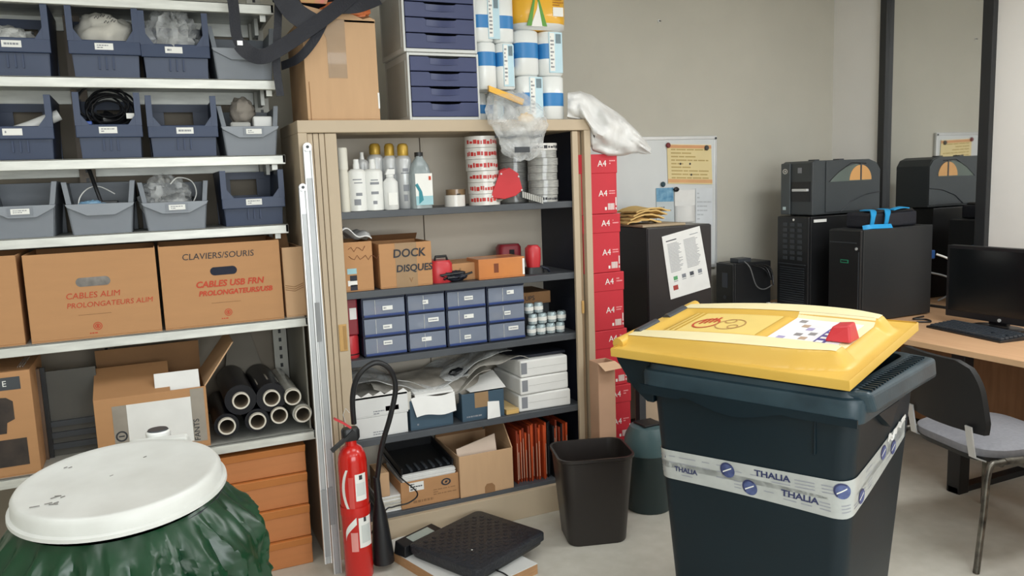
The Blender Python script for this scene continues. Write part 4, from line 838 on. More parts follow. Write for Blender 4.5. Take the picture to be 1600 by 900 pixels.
# paper roll packs
m_pr = M('tissue_pack', '#E9ECEA', .35, var=.03, bump=.12, bscale=25, coat=.3); m_prb = M('pack_blue', '#2F7FBE', .35, var=.06); m_prl = M('pack_pale_blue', '#BFDDE8', .35)
def pack(x0, x1, z0, z1, y, label, bz, bh, seed, barx):
    t = thing('paper_roll_pack', label, 'paper rolls', ((x0+x1)/2, y, z0), group='wrapped paper roll packs on the cabinet'); a = (x1-x0)/2; h = z1-z0-.001; r = a/2
    for i in (0, 1):
        for j in (0, 1):
            cx = -a/2+i*a; cy = r+j*2*r
            o = MB().rings([[Vector((cx, cy, z))+Vector((r*q*math.copysign(abs(math.cos(2*PI*k/28))**.72, math.cos(2*PI*k/28)), r*q*math.copysign(abs(math.sin(2*PI*k/28))**.72, math.sin(2*PI*k/28)), 0)) for k in range(28)] for q, z in ((.86, 0), (.99, .008), (.99, h-.008), (.86, h))]).build('roll', m_pr, t, smooth=50)
            if j == 0:
                rs = [[Vector((cx, cy, z))+Vector((r*1.0*math.copysign(abs(math.cos(2*PI*k/28))**.72, math.cos(2*PI*k/28)), r*1.003*math.copysign(abs(math.sin(2*PI*k/28))**.72, math.sin(2*PI*k/28)), 0)) for k in range(14, 29)] for z in (h*bz, h*(bz+bh))]
                MB().rings(rs, False, False, closed=False).build('band', m_prb, o, smooth=50)
    lx = barx*a
    lb = box('label', lx-r*.5, lx+r*.6, -.003, .004, h*.06, h*.97, m_prl, t, bevel=.001); box('label_white', lx-r*.45, lx-r*.05, -.0036, -.003, h*.1, h*.95, m_label, lb)
    marks(9, lx-r*.40, lx-r*.12, h*.15, h*.9, -.0036, lb, m_inkg, seed); bc_ = MB()
    for k in range(9): bc_.box(lx+r*.05+k*r*.05, lx+r*.05+k*r*.05+r*.025, -.0036, -.003, h*.72, h*.93)
    bc_.build('barcode', m_ink, lb)
    return t
yp = YC+.04
x0, x1, _, zA1 = fr(749, 66, 808, 141, yp); zb2 = P(778, 141, Y=yp).z
pack(x0, x1, ZT, ZT+(zA1-ZT)*.40, yp+.13, 'paper roll pack under the twin stack, half hidden by the clear bag', .3, .3, 5, .5)
pack(x0, x1, ZT+(zA1-ZT)*.40, zA1, yp, 'wrapped paper roll pack with blue band beside the drawers', .50, .30, 1, .52)
x0, x1, _, _ = fr(741, 0, 806, 65, yp); pack(x0, x1, zA1+.001, zA1+.001+.2, yp, 'upper wrapped paper roll pack next to the upper drawers', .3, .28, 2, -.1)
x0, x1, _, zR1 = fr(813, 118, 886, 187, yp); pack(x0, x1, ZT, zR1, yp, 'lower wrapped paper roll pack at the right, above the cabinet corner', .32, .30, 3, -.35)
x0, x1, _, zR2 = fr(808, 47, 884, 117, yp); pack(x0, x1, zR1+.001, zR2, yp, 'paper roll pack on the right carrying the yellow pack', .38, .34, 4, .55)
# yellow pack
x0, x1, _, _ = fr(808, 0, 893, 45, yp-.01); a = (x1-x0)/2
t = thing('yellow_pack', 'puffy yellow pack with white and green print on the paper rolls', 'pack', ((x0+x1)/2, yp+.10, zR2+.001))
def rrk(sx, sy, z): return rr_(a*sx, .11*sy, z, 6, .42)
MB().rings([rrk(.82, .8, 0), rrk(.97, .97, .012), rrk(1, 1, .05), rrk(1, 1, .16), rrk(.8, .8, .2)]).build('wrap', M('yellow_film', '#EDB431', .35, var=.05, coat=.3), t, smooth=60)
MB().rings([rrk(.83, .83, -.0005), rrk(.975, .975, .0118), rrk(.99, .99, .03)], False, False).build('clear_hem', m_dcase, t, smooth=60)
b = MB(); b.prism([(-a*.52, .012), (-a*.05, .012), (-a*.16, .09), (-a*.2, .15), (-a*.28, .09)], -.1125, -.1095, 'y'); b.build('print_white', m_label, t)
for s, c in ((-1, -.3), (1, -.3)):
    b = MB(); x = a*(-.3+.28*s); b.prism([(x-.012*s, .014), (x+.012*s, .014), (x-.03*s, .15), (x-.036*s, .15)][::s], -.113, -.1095, 'y'); b.build('print_green', M('leaf_green', '#5E9B3C', .4), t)
lb = box('print_label', a*.3, a*.68, -.1128, -.1095, .06, .1, m_label, t); marks(7, a*.3, a*.7, .07, .15, -.1095, t, M('ochre_print', '#B27A22', .5), 9, d=-.0025)
# clear bag hanging over the cabinet front
t = thing('hanging_bag', 'clear plastic bag of cable ties hanging over the cabinet front', 'plastic bag', (P(800, 190, Y=YC-.02).x, YC-.03, ZT))
Lh = t.location
def hang(u, v):
    th = 2*PI*u; zz = .125-.30*v
    env = (.55+.45*min(1, v*3.2)) if v < .5 else 1-.24*min(1, (v-.5)*6)
    env *= 1 if v < .93 else 1-.5*(v-.93)/.07
    c = noise.noise(Vector((math.cos(th)*2, math.sin(th)*2, v*4)))*.016+(1-2*abs(noise.noise(Vector((math.cos(th)*4, math.sin(th)*4, v*9)))))*.007
    dep = .05 if v < .5 else .05-.03*min(1, (v-.5)*4); dep *= 1 if v < .9 else .6
    y = (dep*(.5+.5*min(1, v*4))+c)*math.sin(th)-.045*min(1, max(0, v-.1)*3)+.07*max(0, .3-v)/.3
    x = (.135*env+c)*math.cos(th)+(.012 if v > .5 else 0)
    return (x, y-.012, zz+.012*math.cos(th*2+1)*(v > .85)+.004*math.cos(th*5))
MB().grid(hang, 48, 36).build('film', m_clear, t, smooth=50)
b = MB(); b.hexa([(-.1, .02, .12), (.05, .0, .06), (.055, .03, .062), (-.095, .05, .122), (-.1, .02, .145), (.06, .0, .085), (.065, .03, .087), (-.095, .05, .147)]); b.build('yellow_strip', M('yellow_film', '#EDB431', .35), t)
MB().blob((.045, -.045, -.0), (.035, .012, .02), .3, 3, 3).build('beige_piece', M('manila', '#D9B36E', .7), t, smooth=50)
p = P(815, 234, Y=YC-.12)-Lh; box('dark_tag', p.x-.036, p.x+.036, -.098, -.095, p.z-.012, p.z+.012, m_dark2, t)
MB().grid(lambda u, v: (-.11+.23*u, -.05+.01*math.sin(u*9), -.075-.012*v+.004*math.sin(u*14)), 20, 3, (0, .006, 0)).build('cable_ties', m_dark2, t, smooth=50)
# white bag slumping over the corner
t = thing('carrier_bag', 'white plastic carrier bag slumped over the right cabinet corner', 'plastic bag', (P(930, 190, Y=YC+.05).x, YC+.05, ZT))
Lw = t.location; K = [(886, 145, 185), (905, 142, 190), (925, 150, 236), (950, 165, 244), (975, 185, 243), (995, 205, 240), (1016, 232, 241)]
def wb(u, v):
    i = min(int(u*6), 5); f = u*6-i
    x = K[i][0]*(1-f)+K[i+1][0]*f; y0 = K[i][1]*(1-f)+K[i+1][1]*f; y1 = K[i][2]*(1-f)+K[i+1][2]*f
    ph = 2*PI*v; cy = (y0+y1)/2; hy = (y1-y0)/2
    c = noise.noise(Vector((u*5, math.cos(ph)*2, math.sin(ph)*2)))
    c2 = 1-2*abs(noise.noise(Vector((u*5+3, math.cos(ph)*1.6, math.sin(ph)*1.6))))
    Yq = YC+.05+(.08+.03*c)*math.sin(ph)*(math.sin(PI*(.12+.8*u))**.6)+.02*c2-.02*u
    q = P(x+1.5*c2, cy-hy*math.cos(ph)*(1+.06*c), Y=Yq)-Lw
    if q.z < .004 and q.x+Lw.x < CX1+.01: q.z = .004+.1*max(-.02, q.z) if q.y+Lw.y > YC-.005 else q.z
    return q
MB().grid(wb, 48, 44).build('film', m_wbag, t, smooth=60)
p = P(953, 190, Y=YC-.03)-Lw; MB().blob((p.x, p.y+.01, p.z), (.025, .008, .026), .3, 3, 8).build('dark_print', m_dark2, t, smooth=50)
MB().blob((p.x+.03, .06, p.z-.05), (.11, .05, .06), .3, 3, 5).build('crumple', m_wbag, t, smooth=50)
# ================================================================== red paper boxes
zt6 = P(947, 240, Y=YC+.02).z; hb = zt6/6
posn = ['lowest red A4 paper box, on the floor', 'second red A4 paper box from the floor', 'third red A4 paper box from the floor', 'fourth red A4 paper box from the floor', 'fifth red A4 paper box from the floor', 'topmost red A4 paper box, under the white bag']
for k in range(6):
    z0 = k*hb; xr_ = 2.145-.014*k
    t = thing('paper_box', posn[k], 'paper box', (xr_-.11, YC+.03, z0), R((1, -1, 2, 0, 1, -1)[k]), 'red paper boxes'); a = .105; hk = hb-.002
    MB().box(-a+.002, a-.002, 0, .31, 0, hk*.72).build('body', m_redbox, t, bevel=.002)
    MB().box(-a-.001, a+.001, -.003, .313, hk*.68, hk).build('lid', m_redbox, t, bevel=.003)
    text('A4', .042, (.022, -.0036, hk*.84), m_label, t, ext=.0003); marks(2, .062, a-.01, hk*.82, hk*.91, -.003, t, M('pale_pink', '#EFA9AC', .5), k, 'small_print')
    text('A4', .042, (.026, -.0006, hk*.34), m_label, t, ext=.0003); marks(2, .06, a-.012, hk*.32, hk*.40, .0, t, M('pale_pink', '#EFA9AC', .5), k+9, 'small_print')
    b = MB()
    for j in range(8): b.box(.052+j*.0045, .054+j*.0045+.001*(j % 2), -.0012, .0, hk*.06, hk*.17)
    b.box(.094, .099, -.0012, 0, hk*.06, hk*.1); b.box(.094, .099, -.0012, 0, hk*.13, hk*.27); b.box(.035, .045, -.0012, 0, hk*.06, hk*.11); q = b.build('barcode', m_label, t); q['kind'] = 'stuff'
# tall narrow carton
p0, p1 = P(933, 620, Y=3.22).x, P(958, 620, Y=3.22).x; zt = P(945, 565, Y=3.22).z
t, a, d, h = carton('tall_narrow_carton', 'tall narrow pinkish brown carton with an open flap beside the red boxes', p0, p1+.005, 3.205, 3.29, 0, zt, M('carton_pinkish', '#C7A084', .8, var=.05), cat='box')
MB().hexa([(-a, -d, h), (a, -d, h), (a, -d+.004, h), (-a, -d+.004, h), (-a+.01, -d-.05, h-.03), (a+.02, -d-.05, h-.025), (a+.02, -d-.046, h-.025), (-a+.01, -d-.046, h-.03)]).build('flap', M('carton_pinkish_light', '#D9B796', .8), t)
# ================================================================== fire extinguisher
EX = Vector((.66, 3.12, 0)); t = thing('fire_extinguisher', 'red fire extinguisher with black hose and horn in front of the cabinet', 'fire extinguisher', EX)
hx = P(563, 692, Y=3.12).z; r = .058
MB().lathe([(r*.9, 0), (r, .012), (r, hx-.07), (r*.93, hx-.04), (r*.7, hx-.012), (r*.4, hx), (r*.36, hx+.03)], n=32).build('cylinder', m_red, t, smooth=40)
def cyl_patch(a0, a1, z0, z1, mat, name, rr=r+.0008, n=8, sk=0):
    return MB().rings([[(rr*math.cos(a0+(a1-a0)*j/n+sk*(z-z0)), rr*math.sin(a0+(a1-a0)*j/n+sk*(z-z0)), z) for j in range(n+1)] for z in [z0+(z1-z0)*i/6 for i in range(7)]], False, False, closed=False).build(name, mat, t, smooth=50)
def fz(y): return P(563, y, Y=3.06).z
lb = cyl_patch(-1.68, -.85, fz(783), fz(741), m_label, 'label'); cyl_patch(-1.4, -1.15, fz(750), fz(743), m_ink, 'label_print', r+.0014); cyl_patch(-1.6, -.95, fz(775), fz(755), M('pale_print', '#D5DAD6', .6), 'label_print', r+.0013)
cyl_patch(-1.62, -.55, fz(857), fz(810), m_label, 'label'); cyl_patch(-1.45, -.7, fz(850), fz(822), M('pale_print', '#D5DAD6', .6), 'label_print', r+.0013); cyl_patch(-1.25, -1.05, fz(817), fz(810), m_ink, 'label_print', r+.0014)
cyl_patch(-2.2, -1.72, fz(862), fz(832), M('pink_print', '#E79A94', .5), 'label_print'); cyl_patch(-2.15, -1.8, fz(797), fz(745), M('pink_red', '#D4544E', .4), 'label_print')
b = MB()
pts = [(-2.6+.65*u, fz(737+60*u)) for u in [i/10 for i in range(11)]]
arc = [(-1.95-.75*math.sin(PI*(.15+.75*i/12)), fz(733)+(fz(802)-fz(733))*i/12) for i in range(13)]
b.rings([[((r+.0012)*math.cos(aa), (r+.0012)*math.sin(aa), z) for aa, z in arc], [((r+.0012)*math.cos(aa+.16+.1*math.sin(PI*i/12)), (r+.0012)*math.sin(aa+.16+.1*math.sin(PI*i/12)), z) for i, (aa, z) in enumerate(arc)]], False, False, closed=False)
b.build('swoosh', m_label, t, smooth=50); b = MB()
arc = [(-1.75-.85*math.sin(PI*.5*i/10), fz(808)+(fz(835)-fz(808))*i/10) for i in range(11)]
b.rings([[((r+.0012)*math.cos(aa), (r+.0012)*math.sin(aa), z) for aa, z in arc], [((r+.0012)*math.cos(aa), (r+.0012)*math.sin(aa), z-.03) for aa, z in arc]], False, False, closed=False); b.build('swoosh', m_label, t, smooth=50)
MB().lathe([(r+.0025, fz(808)), (r+.003, fz(805)), (r+.003, fz(797)), (r+.0025, fz(794))], n=32, cap0=False, cap1=False).build('strap_band', m_red, t, smooth=50)
MB().rings([rr_(.03, .022, hx+.02), rr_(.036, .024, hx+.03), rr_(.036, .024, hx+.06), rr_(.03, .02, hx+.07)]).build('valve', m_dark, t, smooth=40)
pe = lambda x, y, Y=3.1: P(x, y, Y=Y)-EX
MB().ribbon([pe(552, 672), pe(535, 690), pe(518, 705)], .024, .012, (0, 1, 0)).build('carry_handle', m_dark, t)
MB().ribbon([pe(548, 668), pe(535, 660), pe(522, 654)], .02, .008, (0, 1, 0)).build('squeeze_lever', m_redpl, t)
MB().tube([pe(x, y) for x, y in ((540, 660), (536, 648), (540, 638), (546, 645))], .0015, 6).build('safety_pin', m_alu, t, smooth=50)
hose = smoothp([pe(553, 662, 3.12), pe(551, 620, 3.1), pe(560, 587, 3.08), pe(585, 567, 3.07), pe(608, 576, 3.07), pe(618, 605, 3.08), pe(610, 650, 3.09), pe(596, 700, 3.12), pe(588, 760, 3.14)], 6)
MB().tube(hose, .011, 10).build('hose', m_dark, t, smooth=60)
A = pe(588, 745, 3.14); B = pe(600, 880, 3.14); zf = .03; 
hn = MB().tube([A, A*.75+B*.25, A*.55+B*.45, A*.2+B*.8, Vector((B.x, B.y, zf))], [.014, .016, .03, .042, .046], 18).build('horn', m_dark, t, smooth=50)
# ================================================================== board + scale
A, B_ = P(595, 850, Z=.045), P(700, 912, Z=.045)
dv = (B_-A); dv.z = 0; dv.normalize(); ang = math.atan2(dv.y, dv.x); perp = Vector((-dv.y, dv.x, 0))
t = thing('white_board_panel', 'white laminated board with raw wood edge lying under the scale', 'board', A.xy.to_3d(), ang)
box('core', 0, .62, 0, .36, .0, .042, M('raw_board_edge', '#B58B62', .7, var=.1, scale=30, stretch=(1, 1, 8)), t); box('laminate', 0, .62, 0, .36, .042, .045, m_white, t)
c = [P(*q, Z=.105) for q in ((637, 850), (752, 793), (848, 833), (745, 893))]
cen = sum(c, Vector())/4; ex = (c[1]-c[0]); ey = (c[3]-c[0]); ang = math.atan2(ex.y, ex.x); sx = ((c[1]-c[0]).length+(c[2]-c[3]).length)/4; sy = ((c[3]-c[0]).length+(c[2]-c[1]).length)/4
t = thing('parcel_scale', 'black parcel scale with a textured platform lying on the white board', 'scale', (cen.x, cen.y, .0455), ang)
m_plat = M('scale_platform', '#26292F', .4, var=.2, scale=60, bump=.5, bscale=90)
MB().rings([rr_(sx-.02, sy-.02, 0, 5, .06), rr_(sx-.012, sy-.012, .008, 5, .06), rr_(sx-.006, sy-.006, .035, 5, .06)]).build('base', m_dark, t, smooth=40)
MB().rings([rr_(sx, sy, .026, 6, .07), rr_(sx, sy, .054, 6, .07), rr_(sx-.006, sy-.006, .059, 6, .07)]).build('platform', m_plat, t, smooth=40)
b = MB()
for i in range(15):
    for j in range(15):
        if (i+j) % 2: b.box(-sx+.03+i*(2*sx-.06)/15, -sx+.03+(i+.6)*(2*sx-.06)/15, -sy+.03+j*(2*sy-.06)/15, -sy+.03+(j+.6)*(2*sy-.06)/15, .059, .0602)
q = b.build('tread', m_plat, t); q['kind'] = 'stuff'
# display on the left-back edge
cs = MB().hexa([(-sx*1.06, sy+.002, .0), (-sx*.02, sy+.002, .0), (-sx*.02, sy+.075, .0), (-sx*1.06, sy+.075, .0), (-sx*1.05, sy+.002, .048), (-sx*.03, sy+.002, .048), (-sx*.05, sy+.07, .058), (-sx*1.03, sy+.07, .058)]).build('console', m_dark, t, bevel=.004)
MB().hexa([(-sx*.80, sy+.012, .049), (-sx*.22, sy+.012, .049), (-sx*.22, sy+.056, .055), (-sx*.80, sy+.056, .055), (-sx*.80, sy+.012, .0505), (-sx*.22, sy+.012, .0505), (-sx*.22, sy+.056, .0575), (-sx*.80, sy+.056, .0575)]).build('display', M('lcd', '#9AA39C', .25), cs)
MB().lathe([(.004, .0602), (.004, .061)], (-sx*.45, -sy*.3, 0), 10).build('paint_spot', m_label, t)
MB().tube(smoothp([(-sx+.12, -sy+.02, .01), (-sx+.125, -sy-.03, .006), (-sx+.1, -sy-.08, .006), (-sx+.02, -sy-.14, .006)]), .003, 6).build('cord', m_dark, t, smooth=60)
# loose black cable of the extinguisher corner
o = MB().tube(smoothp([P(597, 708, Y=3.27), P(625, 745, Y=3.27), P(652, 770, Y=3.26), P(640, 785, Y=3.26), P(615, 792, Y=3.26), P(598, 803, Y=3.26), Vector((.66, 3.20, .02)), Vector((.64, 3.2, .004))]), .0035, 6).build('thin_cable', m_dark, smooth=60); tag(o, 'thin black cable looping in front of the printed carton', 'cable')
# ================================================================== waste basket
c = P(925, 842, Z=0); t = thing('waste_basket', 'dark brown plastic waste basket in front of the cabinet', 'waste basket', (1.70, 2.99, 0), R(-16))
m_bask = M('dark_brown_plastic', '#2A2523', .38, var=.08)
def sq(hw, hd, z): return rr_(hw, hd, z, 6, .22)
MB().rings([sq(.128, .105, .0), sq(.133, .11, .008), sq(.165, .135, .385), sq(.172, .142, .39), sq(.172, .142, .402), sq(.163, .133, .402), sq(.16, .13, .385), sq(.128, .105, .012)]).build('bucket', m_bask, t, smooth=40)
# grey-green bin behind
t = thing('small_bin', 'small grey-green lidded bin between the red boxes and the wheelie bin', 'bin', (2.095, 3.13, 0)); m_gg = M('grey_green_plastic', '#23383B', .35, var=.06)
MB().lathe([(.105, 0), (.112, .01), (.118, .28), (.121, .285)], n=28).build('body', m_gg, t, smooth=40); MB().lathe([(.122, .285), (.122, .30), (.108, .37), (.085, .41), (.02, .42)], n=28).build('lid', M('grey_green_lid', '#4B6468', .4, var=.06), t, smooth=40); MB().box(-.05, .05, -.05, .05, .415, .425).build('flap', m_dark, t, bevel=.003)
# ================================================================== wheelie bin
t = thing('wheelie_bin', 'large petrol-blue wheelie bin with a yellow lid and printed tape around it', 'wheelie bin', (1.816, 1.94, 0), R(-67)); wbn = t
def hxz(z): return .265+.065*z/.95
def hyz(z): return .215+.06*z/.95
NC = 7
def rrc(hx_, hy_, z, rad=.05):
    pts = []
    for cx, cy, a0 in ((hx_-rad, hy_-rad, 0), (-hx_+rad, hy_-rad, PI/2), (-hx_+rad, -hy_+rad, PI), (hx_-rad, -hy_+rad, 1.5*PI)):
        for j in range(NC): pts.append(Vector((cx+rad*math.cos(a0+PI/2*j/(NC-1)), cy+rad*math.sin(a0+PI/2*j/(NC-1)), z)))
    return pts
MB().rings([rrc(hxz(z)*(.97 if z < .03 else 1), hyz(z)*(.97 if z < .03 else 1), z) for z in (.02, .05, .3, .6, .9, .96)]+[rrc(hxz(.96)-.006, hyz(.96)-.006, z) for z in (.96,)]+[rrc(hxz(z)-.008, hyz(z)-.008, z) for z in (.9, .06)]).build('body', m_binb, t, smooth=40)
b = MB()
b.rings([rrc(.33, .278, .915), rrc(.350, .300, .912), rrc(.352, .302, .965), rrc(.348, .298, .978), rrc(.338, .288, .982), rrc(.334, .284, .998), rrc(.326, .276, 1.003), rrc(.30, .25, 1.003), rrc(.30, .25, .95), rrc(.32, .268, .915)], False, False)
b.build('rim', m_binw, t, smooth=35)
# scalloped apron under the near long rim
pl = [(-.345, .93), (.345, .93)]+[(.345-.69*j/30, .912-.034*max(0, math.sin(PI*(j/30-.28)/.5))**1.4 if .28 < j/30 < .78 else .912-.012*(1 if j/30 > .5 else .4)) for j in range(31)]
MB().prism(pl, -.303, -.296, 'y').build('apron', m_binb, t); MB().prism(pl, .296, .303, 'y').build('apron', m_binb, t)
# front lip, wide ribbed ledge
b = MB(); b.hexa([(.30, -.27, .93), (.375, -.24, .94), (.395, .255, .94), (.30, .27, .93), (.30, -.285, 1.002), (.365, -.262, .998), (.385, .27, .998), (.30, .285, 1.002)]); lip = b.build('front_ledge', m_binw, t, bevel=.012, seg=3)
b = MB()
for j in range(22): b.box(.318, .36, -.24+j*.0225, -.24+j*.0225+.009, .9975, 1.004)
q = b.build('ledge_ribs', m_binb, lip); q['kind'] = 'stuff'
b = MB(); b.box(.215, .222, -.2745, -.262, .80, .90); b.build('gusset', m_binb, t, bevel=.002); MB().prism([(-.13, .905), (.05, .905), (-.02, .84)], .325, .345, 'x').build('gusset', m_binb, t)
# hinge brackets and axle, wheels
for s in (-1, 1):
    b = MB(); b.prism([(-.32, .99), (-.46, 1.035), (-.475, 1.02), (-.46, .98), (-.40, .90), (-.345, .86), (-.32, .86)], s*.24-.02, s*.24+.02, 'y'); b.build('hinge_bracket', m_binb, t, bevel=.004)
MB().cyl((-.42, -.24, 1.005), (-.42, .24, 1.005), .014).build('hand_rail', m_dark, t, smooth=50)
for s in (-1, 1):
    wv = MB().cyl((-.27, s*.235, .1), (-.27, s*.285, .1), .1, n=28).build('wheel', m_dark, t, smooth=40); MB().cyl((-.27, s*.236, .1), (-.27, s*.288, .1), .04, n=20).build('hub', m_dark2, wv, smooth=40)
MB().cyl((-.27, -.25, .1), (-.27, .25, .1), .012).build('axle', m_alu, t); box('foot', .10, .25, -.17, .17, 0, .03, m_binb, t, bevel=.01)
# ---- lid (own heightfield, tilted up at its far side)
TL = Matrix.Translation((0, -.3, 1.008)) @ Matrix.Rotation(R(6.4), 4, 'X') @ Matrix.Translation((0, .3, 0))
XA, XB = -.455, .322
def st(a, b_, v): v = max(0, min(1, (v-a)/(b_-a))); return v*v*(3-2*v)
def lid_edge(u): return .185+.045*math.sin(PI*min(1, .12+.8*u))-.02*st(.75, .95, u)
def lidh(x, y):
    u = (x-XA)/(XB-XA); ay = abs(y); e = lid_edge(u)
    arch = .018+.034*math.sin(PI*min(1, .06+.62*u))
    f = st(e+.045, e+.004, ay)*st(.965, .90, u)          # deck inside the shoulder line
    h = .024+f*arch
    g = st(.150, .128, ay)*st(.04, .09, u)               # sunk middle panel, open towards the front
    h -= g*f*(.016+.006*st(.5, .7, u))
    if ay < .125 and .10 < u < .575: h += .007*st(.125, .116, ay)*st(.10, .115, u)*st(.575, .56, u)
    return h
NU, NV = 90, 72
b = MB()
b.grid(lambda u, v: TL @ Vector((XA+(XB-XA)*u, -.30+.60*v, lidh(XA+(XB-XA)*u, -.30+.60*v))), NU, NV)
lid = b.build('lid', m_yel, t, smooth=35)
b = MB(); rim_ = [(XA, -.30), (XB, -.30), (XB, .30), (XA, .30)]; RB = []
for (xa, ya), (xb, yb2) in zip(rim_, rim_[1:]+rim_[:1]):
    for j in range(12): RB.append((xa+(xb-xa)*j/12, ya+(yb2-ya)*j/12))
b.rings([[TL @ Vector((x, y, .0285)) for x, y in RB], [TL @ Vector((x*1.004, y*1.006, .024)) for x, y in RB], [TL @ Vector((x*1.004, y*1.006, 0)) for x, y in RB], [TL @ Vector((x*.98, y*.98, 0)) for x, y in RB], [TL @ Vector((x*.98, y*.98, .02)) for x, y in RB]], False, True)
b.build('lid_skirt', m_yel, t, smooth=30)
# worn paler crown of the two shoulders and of the front deck
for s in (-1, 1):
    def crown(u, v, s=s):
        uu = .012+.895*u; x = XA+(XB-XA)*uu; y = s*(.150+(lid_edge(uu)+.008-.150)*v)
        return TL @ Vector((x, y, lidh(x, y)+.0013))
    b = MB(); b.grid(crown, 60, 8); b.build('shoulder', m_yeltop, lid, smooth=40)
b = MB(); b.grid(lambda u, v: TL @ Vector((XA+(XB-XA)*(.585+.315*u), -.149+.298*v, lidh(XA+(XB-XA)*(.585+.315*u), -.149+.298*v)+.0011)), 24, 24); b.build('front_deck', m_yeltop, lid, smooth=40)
def on_lid(x, y, dz=.001): return TL @ Vector((x, y, lidh(x, y)+dz))
b = MB(); b.grid(lambda u, v: on_lid(XA+.075+.345*u, -.125+.25*v, .0012), 16, 16); b.build('embossed_plate', M('embossed_plate', '#EBCF78', .45, var=.05), lid, smooth=40)
b = MB()
for j in range(3): b.grid(lambda u, v: on_lid(XA+.09+.02*j+.006*v, -.11+.22*u, .0026), 16, 1, (0, 0, .0008))
b.build('embossed_lettering', M('emboss', '#C9A23C', .5), lid)
def ringm(cx, cy, r0, r1, ry, mat, name):
    n = 26; MB().rings([[on_lid(cx+r*math.cos(2*PI*j/n), cy+r*ry*math.sin(2*PI*j/n), .0028) for j in range(n)] for r in (r0, r1)], False, False).build(name, mat, lid)
ringm(XA+.20, -.02, .045, .038, 1.3, m_redink, 'sticker_ring'); b = MB()
for j in range(4): b.grid(lambda u, v: on_lid(XA+.176+.014*j+.007*v, -.03+.06*u+.008*j, .0028), 6, 1, (0, 0, .0006))
b.build('sticker_stripe', m_redink, lid); 
for cx, cy, r_ in ((.29, -.02, .05), (.275, .015, .02), (.31, -.045, .018)): ringm(XA+cx, cy, r_, r_-.004, 1.2, M('emboss2', '#B98A52', .5), 'embossed_figure')
b = MB(); b.grid(lambda u, v: on_lid(XA+.455+.215*u, -.14+.27*v, .0019), 24, 24, (0, 0, .0006)); stk = b.build('sticker', M('sticker_white', '#E9E8EC', .5, var=.04, scale=14), lid)
b = MB(); b.grid(lambda u, v: on_lid(XA+.595+.035*u, -.14+.27*v, .003), 3, 24, (0, 0, .0006)); b.build('sticker_band', M('violet_band', '#5A4F95', .5), stk)
rnd = random.Random(2); b = MB()
for j in range(7): b.grid(lambda u, v: on_lid(XA+.602+.02*u, -.13+.037*j+.017*v, .004), 2, 1, (0, 0, .0005))
b.build('sticker_print', m_label, stk)
for j in range(7):
    cx, cy = XA+.465+.014*j+rnd.uniform(0, .015), rnd.uniform(-.115, .095); b = MB(); b.grid(lambda u, v: on_lid(cx+.022*u, cy+.026*v, .003), 3, 3, (0, 0, .0005)); b.build('sticker_picture', [M('picture_grey', '#8E8A8A', .6), M('picture_violet', '#A69CC4', .6), M('picture_tan', '#B79D86', .6)][j % 3], stk)
# red wedge clip
o = MB()
c0 = on_lid(XA+.655, -.03, .0)
zz = Vector((0, 0, 1)); b = MB()
b.hexa([c0+Vector(v) for v in ((-.03, -.05, 0), (.045, -.045, 0), (.045, .035, 0), (-.03, .035, 0), (-.012, -.038, .045), (.035, -.03, .05), (.035, .02, .055), (-.008, .02, .05))]); b.build('red_clip', m_redpl, t, bevel=.005)
b = MB(); b.box(c0.x-.02, c0.x+.03, c0.y-.051, c0.y-.0445, c0.z+.006, c0.z+.03); 
# lid hand grips
for s, y0 in ((-1, -.26), (1, .06)):
    b = MB(); b.tube([TL @ Vector((XA-.0, y0, .03)), TL @ Vector((XA-.0, y0+.2, .03))], .021, 12); b.build('lid_hinge', m_yel if s < 0 else m_yel, t, smooth=50)
for y0 in (-.17, .02): 
    b = MB(); b.tube([TL @ Vector((XA+.02, y0, .045)), TL @ Vector((XA+.015, y0+.13, .045))], .016, 12); b.build('grip', m_dark2, t, smooth=50)
# ---- printed tape bands, wrapped round the body
m_ptape = M('printed_tape', '#C3C7C5', .25, var=.08, scale=18, alpha=.93, coat=.3); m_pt2 = M('tape_print_grey', '#9DA0AA', .4); m_pt3 = M('tape_print_navy', '#343A63', .4)
def body_path(s, z):
    """s runs along the near side from the hinge end, round the front corner and across the front"""
    hx_, hy_ = hxz(z)+.0025, hyz(z)+.0025; rad = .05
    L1 = 2*(hx_-rad); L2 = PI/2*rad; L3 = 2*(hy_-rad)
    if s < 0: a = min(PI/2, -s/rad); return Vector((-hx_+rad-rad*math.sin(a), -hy_+rad-rad*math.cos(a), z))
    if s < L1: return Vector((-hx_+rad+s, -hy_, z))
    if s < L1+L2: a = (s-L1)/rad; return Vector((hx_-rad+rad*math.sin(a), -hy_+rad-rad*math.cos(a), z))
    return Vector((hx_, -hy_+rad+min(L3, s-L1-L2), z))
def zz_of(s, k):
    # top edges of the two bands
    if k == 0: return .712+.022*s/.56 if s < .56 else .734+.10*((s-.56)/.5)**1.2
    return .674+.002*s/.56+.006*math.sin(s*5) if s < .56 else .678+.14*((s-.56)/.5)**1.2
